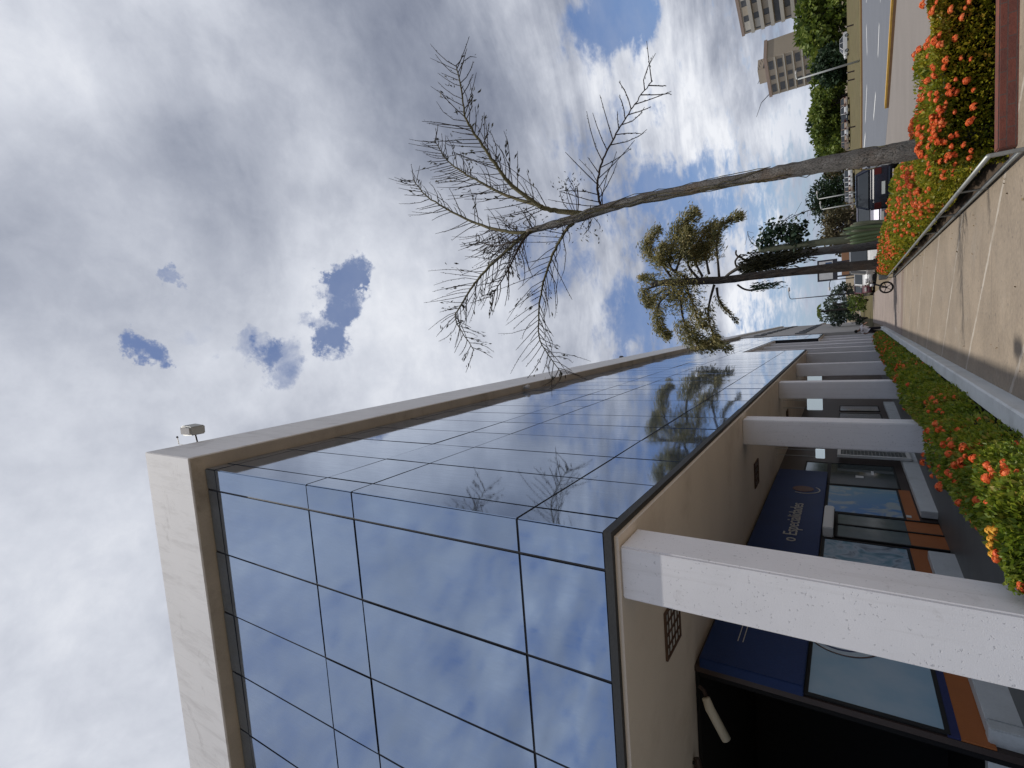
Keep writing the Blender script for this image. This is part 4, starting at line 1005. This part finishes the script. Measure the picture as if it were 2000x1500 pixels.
b = MB(); b.tube([(-6.5, -5, 25.2), (-9.2, -5, 28.0), (-15.5, -5, 30.5)], [.16, .12, .07], 6); b.build('boom', MT['darkpole'], t2)
t1 = tower('apartment_tower', 'nearer tall apartment tower with rows of dark windows and pale balconies', *corner_place(1456, 67, 225, 46, 15, -65, -1), 46, 15, 33.5, 10, math.radians(-65), True)

# ------------------------------------------------------------------ cars, motorcycle
def car(name, label, loc, rz, paint, style='hatch', group=None, L=4.1, W=1.72, H=1.46, far=False):
    r = thing(name, label, 'car', loc, rz, group)
    h = L / 2
    if style == 'hatch': low = [(-h, .32), (-h + .02, .78), (-h + .12, .92), (h - 1.25, .93), (h - .25, .80), (h - .03, .62), (h, .34), (h - .2, .2), (-h + .2, .2)]; cab = [(-h + .14, .921), (-h + .42, H - .06), (-h + .75, H), (h - 2.05, H), (h - 1.75, H - .08), (h - 1.05, .925)]
    elif style == 'suv': low = [(-h, .36), (-h + .02, .95), (-h + .1, 1.06), (h - 1.2, 1.06), (h - .2, .96), (h - .02, .72), (h, .4), (h - .2, .24), (-h + .2, .24)]; cab = [(-h + .1, 1.061), (-h + .32, H - .04), (-h + .6, H), (h - 1.95, H), (h - 1.7, H - .08), (h - 1.05, 1.062)]
    elif style == 'van': low = [(-h, .32), (-h, 1.0), (h - .75, 1.0), (h - .15, .85), (h, .5), (h - .1, .22), (-h + .1, .22)]; cab = [(-h + .01, 1.001), (-h + .06, H - .05), (-h + .2, H), (h - 1.2, H), (h - .7, 1.002)]
    else: low = [(-h, .34), (-h + .03, .82), (-h + .7, .92), (h - 1.25, .92), (h - .25, .78), (h, .55), (h - .03, .3), (h - .2, .2), (-h + .2, .2)]; cab = [(-h + .75, .921), (-h + 1.25, H - .03), (-h + 1.5, H), (h - 2.1, H), (h - 1.8, H - .06), (h - 1.15, .922)]
    b = MB(); b.prism([(y, z) for y, z in low], 'x', -W / 2, W / 2); body = b.build('body', paint, r, bevel=.06)
    b = MB(); n = len(cab)
    vs = [(sx * (W / 2 - .05 - .16 * ((z - cab[0][1]) / (H - cab[0][1]))), y, z) for sx in (-1, 1) for y, z in cab]
    b.add(vs, [tuple(range(n))[::-1], tuple(range(n, 2 * n))] + [(i, (i + 1) % n, n + (i + 1) % n, n + i) for i in range(n)])
    b.build('cabin_glass', MT['carglass'], r, bevel=.03)
    b = MB(); ry0, ry1 = cab[1][0] + .1, cab[-2][0] - .12; tw_ = W / 2 - .20
    b.box(-tw_, tw_, ry0, ry1, H - .02, H + .025)
    for sx in (-1, 1):
        for (ya, za), (yb, zb) in ((cab[0], cab[1]), (cab[-1], cab[-2])):
            b.tube([(sx * (W / 2 - .045), ya, za), (sx * (W / 2 - .2), yb, zb + .02)], .045, 6)
        ym = (cab[0][0] + cab[-1][0]) / 2 - .1; b.tube([(sx * (W / 2 - .045), ym, cab[0][1]), (sx * (W / 2 - .2), ym, H)], .045, 6)
    b.build('roof', paint, r, bevel=.012 if False else 0)
    for sx in (-1, 1):
        for y in (-h + .78, h - .8):
            b = MB(); b.tube([(sx * (W / 2 - .2), y, .31), (sx * (W / 2 + .012), y, .31)], .31, 18); wh = b.build('wheel', MT['black'], r)
            b = MB(); b.tube([(sx * (W / 2 + .013), y, .31), (sx * (W / 2 + .022), y, .31)], .19, 12); b.build('rim', MT['steel'], wh)
        b = MB(); b.box(sx * (W / 2 - .48), sx * (W / 2 - .1), h - .14, h + .005, .60, .74); b.build('headlight', MT['lampglass'], r, bevel=.02)
        b = MB(); b.box(sx * (W / 2 - .3), sx * (W / 2 - .03), -h - .012, -h + .1, .62, .88); b.build('tail_light', MT['taillight'], r, bevel=.02)
        if not far: b = MB(); b.box(sx * (W / 2 + .0), sx * (W / 2 + .17), h - 1.45, h - 1.32, .92, 1.06); b.build('wing_mirror', paint, r, bevel=.02)
    b = MB(); b.box(-.26, .26, h + .002, h + .015, .38, .50); b.build('number_plate', MT['plate'], r)
    b = MB(); b.box(-.26, .26, -h - .016, -h - .002, .50, .62); b.build('number_plate', MT['plate'], r)
    return r
gnd = lambda x, y: (x, y, zg(y))
car('parked_car', 'dark navy hatchback parked just behind the hedge left of the bare trunk', (lambda q: gnd(q[0], q[1]))(at(1710, 364, 29.5)), math.radians(-14), MT['navy'], 'suv', L=3.9, W=1.75, H=1.50)
car('parked_car', 'silver-grey car partly hidden behind the navy hatchback', (lambda q: gnd(q[0], q[1]))(at(1710, 420, 34.5)), math.radians(168), MT['silver'], 'sedan', H=1.45)
x, y, _ = at(1690, 478, 42); car('parked_car', 'white car seen between the cactus clump and the weeping tree trunk', gnd(x, 42), math.radians(185), MT['whitecar'], 'hatch', H=1.5)
x, y, _ = at(1690, 503, 41); car('parked_van', 'white van seen between the weeping tree and the araucaria trunk', gnd(x, 40), math.radians(184), MT['whitecar'], 'van', L=4.6, W=1.8, H=1.85)
x, y, _ = at(1690, 540, 56); car('parked_car', 'white car right of the motorcycle handlebar, left of the araucaria trunk', gnd(x, 56), math.radians(182), MT['whitecar'], 'sedan')
x, y, _ = at(1690, 557, 58); car('parked_car', 'maroon car leftmost of the parked row above the motorcycle wheel', gnd(x, 58), math.radians(183), MT['redcar'], 'hatch')
x, y, z = at(1657, 87, 125); car('parked_car', 'white car standing alone side-on at the top of the grass verge', (x, y, zterr(x, y) + .1), math.radians(96), MT['whitecar'], 'sedan', far=True, L=4.5)
farc = [(205, 'tan_car'), (222, 'whitecar'), (236, 'darkcar'), (252, 'tan_car'), (264, 'whitecar'), (276, 'tan_car'), (345, 'whitecar'), (354, 'whitecar'), (363, 'whitecar'), (372, 'tan_car'), (383, 'whitecar'), (412, 'tan_car'), (428, 'tan_car')]
labs = ['tan car behind the verge, below the further apartment tower', 'white car among the verge row, right of the dark one', 'charcoal car in the row behind the grass verge', 'tan car left of the charcoal car behind the verge', 'white car near the bare trunk, on its right, behind the verge', 'tan car next to the bare trunk, behind the verge',
        'white car first left of the bare trunk behind the verge', 'white car second left of the bare trunk behind the verge', 'white car third left of the bare trunk behind the verge', 'tan car at the right lamp post below the dark round tree', 'white car between the two lamp posts below the dark round tree', 'tan car below the dry brown shrub', 'tan car leftmost of the far row, beside the cacti']
protos = {}
for (py, m), lab in zip(farc, labs):
    px = 1661 if py < 300 else 1666; Yc = 128 if py < 300 else 112
    x, y, _ = at(px, py, Yc); zz = zterr(x, y) + .08
    if m in protos:
        o = copy_tree(protos[m]); o.location = (x, y, zz); o['label'] = lab
    else:
        protos[m] = o = car('parked_car', lab, (x, y, zz), math.radians(12), MT[m], 'hatch', 'cars parked behind the grass verge', far=True)
mo = thing('motorcycle', 'black motorcycle poking out past the far end of the right hedge', 'motorcycle', (1.12, 31.9, zg(31.9)), math.radians(-82))
def wheel(y, name):
    b = MB(); n = 24; pts = [(0, y + math.cos(2 * PI * k / n) * .265, .30 + math.sin(2 * PI * k / n) * .265) for k in range(n + 1)]
    b.tube(pts, .042, 8, False); w_ = b.build(name, MT['black'], mo, True)
    b = MB(); b.tube([(-.06, y, .30), (.06, y, .30)], .05, 10)
    for k in range(5): a = 2 * PI * k / 5 + .3; b.tube([(0, y, .30), (0, y + math.cos(a) * .245, .30 + math.sin(a) * .245)], .017, 6)
    b.build('rim', MT['black'], w_)
wheel(0, 'front_wheel'); wheel(1.28, 'rear_wheel')
b = MB()
for sx in (-.09, .09): b.tube([(sx, 0, .30), (sx, .28, .92)], .024, 8)
b.build('fork', MT['darkpole'], mo)
b = MB(); b.tube([(-.36, .36, 1.0), (-.2, .3, .99), (0, .28, .93), (.2, .3, .99), (.36, .36, 1.0)], .016, 8)
for sx in (-.3, .3): b.tube([(sx, .3, 1.0), (sx * 1.15, .26, 1.12)], .01, 6); b.tube([(sx * 1.15 - .05, .25, 1.13), (sx * 1.15 + .05, .25, 1.13)], .03, 6)
b.build('handlebar', MT['black'], mo)
b = MB(); b.tube([(0, .12, .88), (0, .24, .88)], [.09, .07], 12); b.build('headlight', MT['lampglass'], mo)
b = MB(); b.prism([(.32, .70), (.40, .86), (.62, .88), (.80, .74), (.78, .66)], 'x', -.13, .13); b.build('fuel_tank', MT['black'], mo, bevel=.03)
b = MB(); b.prism([(.78, .74), (1.5, .82), (1.5, .74), (.80, .64)], 'x', -.12, .12); b.build('seat', MT['black'], mo, bevel=.02)
b = MB(); b.box(-.14, .14, .42, .86, .24, .60); b.build('engine', MT['steel'], mo, bevel=.03)

# ------------------------------------------------------------------ the person at the end of the planter
pe = thing('person', 'person in white shirt and dark trousers stooping at the end of the white planter kerb', 'person', (-1.28, 42.6, zg(42.6)), math.radians(0))
def skinned(name, joints, edges, mat, parent, root=0):
    me = bpy.data.meshes.new(name); me.from_pydata([j[:3] for j in joints], edges, [])
    o = bpy.data.objects.new(name, me); COL.objects.link(o)
    sk = o.modifiers.new('skin', 'SKIN'); sk.use_smooth_shade = True
    for i, j in enumerate(joints): me.skin_vertices[0].data[i].radius = (j[3], j[3] * (j[4] if len(j) > 4 else 1)); me.skin_vertices[0].data[i].use_root = (i == root)
    su = o.modifiers.new('sub', 'SUBSURF'); su.levels = su.render_levels = 2
    me2 = bpy.data.meshes.new_from_object(o.evaluated_get(bpy.context.evaluated_depsgraph_get()))
    bpy.data.objects.remove(o); me2.materials.clear(); me2.name = name
    return link_mesh(name, me2, mat, parent)
J = [(-.02, 0, .84, .13), (-.10, 0, .82, .10), (-.14, .06, .46, .075), (-.15, .02, .08, .05), (-.15, -.12, .03, .04),
     (.08, 0, .82, .10), (.10, -.10, .47, .075), (.11, .04, .08, .05), (.11, -.10, .03, .04),
     (.08, -.02, 1.02, .14), (.12, -.05, 1.22, .16), (.04, -.06, 1.37, .07), (-.02, -.09, 1.45, .055), (-.05, -.11, 1.55, .105, .9), (-.06, -.12, 1.64, .08),
     (-.12, -.05, 1.30, .065), (-.26, -.10, 1.08, .05), (-.20, -.26, .92, .038), (-.18, -.33, .88, .03),
     (.28, -.05, 1.29, .065), (.44, -.14, 1.10, .05), (.52, -.28, .98, .038), (.54, -.35, .95, .03)]
Ed = [(0, 1), (1, 2), (2, 3), (3, 4), (0, 5), (5, 6), (6, 7), (7, 8), (0, 9), (9, 10), (10, 11), (11, 12), (12, 13), (13, 14), (10, 15), (15, 16), (16, 17), (17, 18), (10, 19), (19, 20), (20, 21), (21, 22)]
skinned('body', J, Ed, MT['skin'], pe)
def inflate(ids, k): return [tuple(J[i][:3]) + (J[i][3] * k + .012,) for i in ids]
S = inflate([9, 10, 15, 16, 19, 20, 0], 1.14); S[-1] = (0, 0, .90, .15)
S += [(-.22, -.08, 1.14, .065), (.38, -.10, 1.17, .065)]
skinned('shirt', [S[0], S[1], S[2], S[7], S[4], S[8], S[6]], [(0, 1), (1, 2), (2, 3), (1, 4), (4, 5), (0, 6)], MT['shirt'], pe)
T = inflate([0, 1, 2, 3, 5, 6, 7], 1.16); skinned('trousers', T, [(0, 1), (1, 2), (2, 3), (0, 4), (4, 5), (5, 6)], MT['trousers'], pe)
b = MB(); 
vs, fs = [], []
for i in range(7):
    t = PI * .62 * i / 6
    for k in range(12): a = 2 * PI * k / 12; vs.append((-.055 + math.sin(t) * math.cos(a) * .115, -.10 + math.sin(t) * math.sin(a) * .125, 1.585 + math.cos(t) * .125))
fs = [(i * 12 + k, i * 12 + (k + 1) % 12, (i + 1) * 12 + (k + 1) % 12, (i + 1) * 12 + k) for i in range(6) for k in range(12)]
b.add(vs, fs); b.build('hair', MT['hair'], pe, True)

for i, (py, lab) in enumerate([(46, 'short dark post on the verge right of the lone white car'), (137, 'short dark post on the verge just left of the tall lamp post'), (153, 'second short dark post left of the tall lamp post'), (246, 'short dark post on the verge beside the tan car near the trunk')]):
    p = at(1674, py, 104); z_ = zterr(p[0], p[1]); r = thing('verge_post', lab, 'post', (p[0], p[1], z_), 0, 'short posts on the grass verge')
    b = MB(); b.tube([(0, 0, -.05), (.04, 0, 1.0)], [.13, .10], 8); b.build('shaft', MT['brown'], r); b = MB(); b.tube([(.04, 0, 1.001), (.04, 0, 1.12)], [.16, .06], 8); b.build('cap', MT['brown'], r)
# ------------------------------------------------------------------ lamp posts and billboard
def lamp(label, px, py, Y, h, arm=True, mat='pole', side=1, r0=.11):
    p = at(px, py, Y); z = zterr(p[0], p[1])
    r = thing('street_lamp', label, 'street lamp', (p[0], p[1], z), 0, 'street lamps')
    b = MB(); b.tube([(0, 0, -.1), (0, 0, h * .5), (0, 0, h)], [r0, r0 * .8, r0 * .55], 10); b.build('post', MT[mat], r, True)
    b = MB(); b.tube([(0, 0, h), (side * .1, 0, h + .12), (side * .35, 0, h + .2), (side * .8, 0, h + .22)], r0 * .5, 8); b.build('arm', MT[mat], r, True)
    b = MB(); b.tube([(side * .8, 0, h + .22), (side * .9, 0, h + .22), (side * 1.25, 0, h + .2)], [.06, .13, .08], 8); b.build('lamp_head', MT['grey_wall'], r, True)
lamp('tall pale lamp post on the verge in front of the further tower', 1681, 118, 88, 7.4, r0=.15)
lamp('right one of two pale lamp posts before the dark round tree', 1674, 375, 93, 5.4)
lamp('left one of two pale lamp posts before the dark round tree', 1674, 397, 93, 5.0)
lamp('dark thin street lamp with curved arm at the end of the pavement', 1676, 572, 62, 7.0, mat='darkpole', side=1, r0=.07)
lamp('short dark signal post left of the billboard', 1680, 541, 74, 3.6, mat='darkpole', side=-1, r0=.08)
bb = at(1660, 523, 78); bi = thing('billboard', 'dark framed roadside billboard seen behind the araucaria trunk', 'billboard', (bb[0], bb[1], zg(78)))
b = MB(); b.tube([(-.9, 0, 0), (-.9, 0, 3.2)], .1, 8); b.tube([(.9, 0, 0), (.9, 0, 3.2)], .1, 8); b.build('post', MT['darkpole'], bi)
b = MB(); b.box(-1.35, 1.35, -.1, .1, 3.0, 5.2); b.build('frame', MT['darkpole'], bi)
b = MB(); b.box(-1.15, 1.15, -.12, -.101, 3.5, 5.0); b.build('panel', MT['billw'], bi); b = MB(); b.box(-.3, 1.0, -.13, -.121, 3.6, 4.3); b.build('print', MT['bill'], bi)
ko = at(1668, 512, 90); ks = thing('kiosk', 'small orange and white kiosk below the billboard', 'kiosk', (ko[0], ko[1], zg(90)))
b = MB(); b.box(-1.6, 1.6, -1, 1, 0, 1.7); b.build('wall', MT['billw'], ks); b = MB(); b.box(-1.8, 1.8, -1.3, 1.2, 1.701, 2.6); b.build('canopy', MT['farorange'], ks); b = MB(); b.box(-1.2, 1.2, -1.05, -1.001, .7, 1.5); b.build('hatch', MT['frame'], ks)

# ------------------------------------------------------------------ sky, sun, camera
SUN_EL, SUN_AZ = math.radians(78.6), math.radians(20)     # azimuth from -Y towards -X
sdir = Vector((-math.sin(SUN_AZ) * math.cos(SUN_EL), -math.cos(SUN_AZ) * math.cos(SUN_EL), math.sin(SUN_EL)))
sl = bpy.data.lights.new('sun', 'SUN'); sl.energy = 3.4; sl.angle = math.radians(.6); sl.color = (1.0, .95, .87)
so = bpy.data.objects.new('sun', sl); COL.objects.link(so); so.rotation_euler = (-sdir).to_track_quat('-Z', 'Y').to_euler()
W = bpy.data.worlds.new('World'); scene.world = W; W.use_nodes = True
nt = W.node_tree; g = NG(nt); bg = nt.nodes['Background']
sky = g.n('ShaderNodeTexSky', sky_type='NISHITA'); sky.sun_disc = False; sky.sun_elevation = SUN_EL
sky.sun_rotation = math.atan2(sdir.x, sdir.y); sky.altitude = 50; sky.air_density = 1.0; sky.dust_density = .6; sky.ozone_density = 2.5
D0 = g.vec('NORMALIZE', g.n('ShaderNodeTexCoord').outputs['Generated'])
wn = g.noise(D0, 5.0, 6, .6, 0, 'Color'); warp = g.vec('SCALE', g.vec('SUBTRACT', wn, (.5, .5, .5)), scale=.16)
D = g.vec('NORMALIZE', g.vec('ADD', D0, warp))
sx = g.n('ShaderNodeSeparateXYZ'); g.lk(D0, sx.inputs[0])
zz = g.math('ADD', g.math('MAXIMUM', sx.outputs[2], 0.), .20)
cb = g.n('ShaderNodeCombineXYZ'); g.lk(g.math('DIVIDE', sx.outputs[0], zz), cb.inputs[0]); g.lk(g.math('DIVIDE', sx.outputs[1], zz), cb.inputs[1])
P = cb.outputs[0]
N1 = g.noise(P, 1.7, 10, .58, .3); N2 = g.noise(g.vec('ADD', P, (7.3, 2.1, 0)), .8, 5, .5, .2); N3 = g.noise(g.vec('ADD', P, (3.1, 9.7, 4)), 7.0, 9, .62, .3); N4 = g.noise(g.vec('ADD', P, (1.1, 4.7, 2)), 4.2, 10, .6, .2)
def blobd(d, rdeg):
    d = np.array(d, float); d /= np.linalg.norm(d)
    return g.mapr(g.vec('DOT_PRODUCT', D, tuple(d)), math.cos(math.radians(rdeg)), 1.0, 0., 1., True)
def blob(x, y, rdeg): return blobd(ray(x, y), rdeg)
wn2 = g.noise(D0, 22.0, 8, .65, 0, 'Color'); D2 = g.vec('NORMALIZE', g.vec('ADD', D0, g.vec('SCALE', g.vec('SUBTRACT', wn2, (.5, .5, .5)), scale=.13)))
def hole(x, y, rdeg):
    d = ray(x, y); d = d / np.linalg.norm(d)
    return g.mapr(g.vec('DOT_PRODUCT', D2, tuple(d)), math.cos(math.radians(rdeg)), 1.0, 0., 1., True)
N5 = g.noise(g.vec('ADD', P, (5.1, 1.7, 8)), 17.0, 8, .62, .4)
c6 = g.n('ShaderNodeCombineXYZ'); g.lk(sx.outputs[0], c6.inputs[0]); g.lk(sx.outputs[1], c6.inputs[1]); g.lk(g.math('MULTIPLY', sx.outputs[2], 5.5), c6.inputs[2])
N6 = g.noise(c6.outputs[0], 2.6, 9, .6, .35)
bright = g.math('ADD', g.math('MULTIPLY', g.math('SUBTRACT', N1, .5), .95), g.math('ADD', g.math('MULTIPLY', g.math('SUBTRACT', N4, .5), .52), g.math('MULTIPLY', g.math('SUBTRACT', N5, .5), .20)))
bright = g.math('ADD', bright, g.math('MULTIPLY', g.math('SUBTRACT', N6, .5), g.mapr(sx.outputs[2], .30, .62, 1.5, .0, True)))
bright = g.math('ADD', bright, .635)
for x, y, r, a in [(30, 60, 20, .20), (10, 880, 20, .16), (60, 60, 9, .1), (800, 640, 18, .15), (580, 190, 9, .14), (420, 620, 14, .10), (1220, 100, 9, .26), (1400, 200, 9, .14), (1570, 240, 5, .25), (1470, 570, 9, .22), (1480, 350, 8, .15), (1500, 620, 6, .2),
                   (420, 110, 12, -.14), (260, 480, 14, -.16), (520, 330, 10, -.10), (880, 140, 15, -.13), (1010, 330, 12, -.05), (900, -250, 30, -.10), (1310, 50, 7, -.16), (1440, 130, 6, -.12), (1590, 500, 6, -.1)]:
    bright = g.math('ADD', bright, g.math('MULTIPLY', blob(x, y, r), a))
bright = g.math('ADD', bright, g.math('MULTIPLY', blobd((-.15, -.45, .88), 42), .12))
cloud = g.ramp(bright, [(.12, (.165, .19, .265)), (.38, (.30, .33, .41)), (.58, (.455, .485, .565)), (.80, (.66, .69, .765)), (1.0, (.88, .90, .95))])
blue = None
for x, y, r, a in [(288, 690, 2.3, .85), (338, 545, 1.3, .6), (682, 535, 3.0, .80), (672, 580, 3.2, .80), (645, 640, 3.2, .55), (655, 670, 2.6, .5), (550, 708, 3.4, .52), (500, 675, 2.8, .4), (400, 660, 2.4, .3), (1170, 25, 5.5, .66), (1195, 45, 4, .5), (1080, 490, 7, .50), (1270, 650, 8, .55), (1260, 560, 7, .36), (1180, 310, 9, .32), (1380, 400, 7, .42), (1300, 420, 7, .34), (1600, 420, 8, .4), (1555, 650, 8, .4)]:
    t = g.math('MULTIPLY', (hole if x < 1000 else blob)(x, y, r), a); blue = t if blue is None else g.math('ADD', blue, t)
low = g.mapr(sx.outputs[2], .05, .5, .20, 0., True)
back = g.math('MULTIPLY', g.mapr(sx.outputs[1], .05, -.35, 0., .40, True), g.mapr(sx.outputs[2], .97, .88, .0, 1., True))
blue = g.math('ADD', g.math('ADD', blue, low), g.math('ADD', back, g.math('MULTIPLY', g.math('SUBTRACT', N5, .5), .8)))
mask = g.mapr(g.math('ADD', blue, g.math('ADD', g.math('MULTIPLY', g.math('SUBTRACT', N3, .5), g.mapr(sx.outputs[2], .35, .7, 1.7, .5)), g.math('MULTIPLY', g.math('SUBTRACT', N2, .5), .35))), .22, .84, 0., .94, True)
bluecol = g.vec('MULTIPLY', sky.outputs[0], (.080, .090, .110))
bluecol = g.mix(g.mapr(N4, .35, .75, .05, .35), bluecol, (.40, .44, .54))
colr = g.mix(mask, cloud, bluecol)
haze = g.mapr(sx.outputs[2], .0, .16, .5, 0., True)
colr = g.mix(haze, colr, (.36, .43, .57))
g.lk(colr, bg.inputs['Color']); bg.inputs['Strength'].default_value = 1.0

cam = bpy.data.cameras.new('camera'); co = bpy.data.objects.new('camera', cam); COL.objects.link(co)
cam.sensor_fit = 'HORIZONTAL'; cam.sensor_width = 36; cam.lens = 36 * FPX / 2000; cam.clip_start = .05; cam.clip_end = 6000
R_, F_, U_ = M
mw = Matrix(((-U_[0], R_[0], -F_[0], EYE[0]), (-U_[1], R_[1], -F_[1], EYE[1]), (-U_[2], R_[2], -F_[2], EYE[2]), (0, 0, 0, 1)))
co.matrix_world = mw; scene.camera = co
scene.view_settings.view_transform = 'Standard'; scene.view_settings.look = 'None'; scene.view_settings.exposure = 0; scene.view_settings.gamma = 1
scene.render.resolution_x = 1024; scene.render.resolution_y = 768
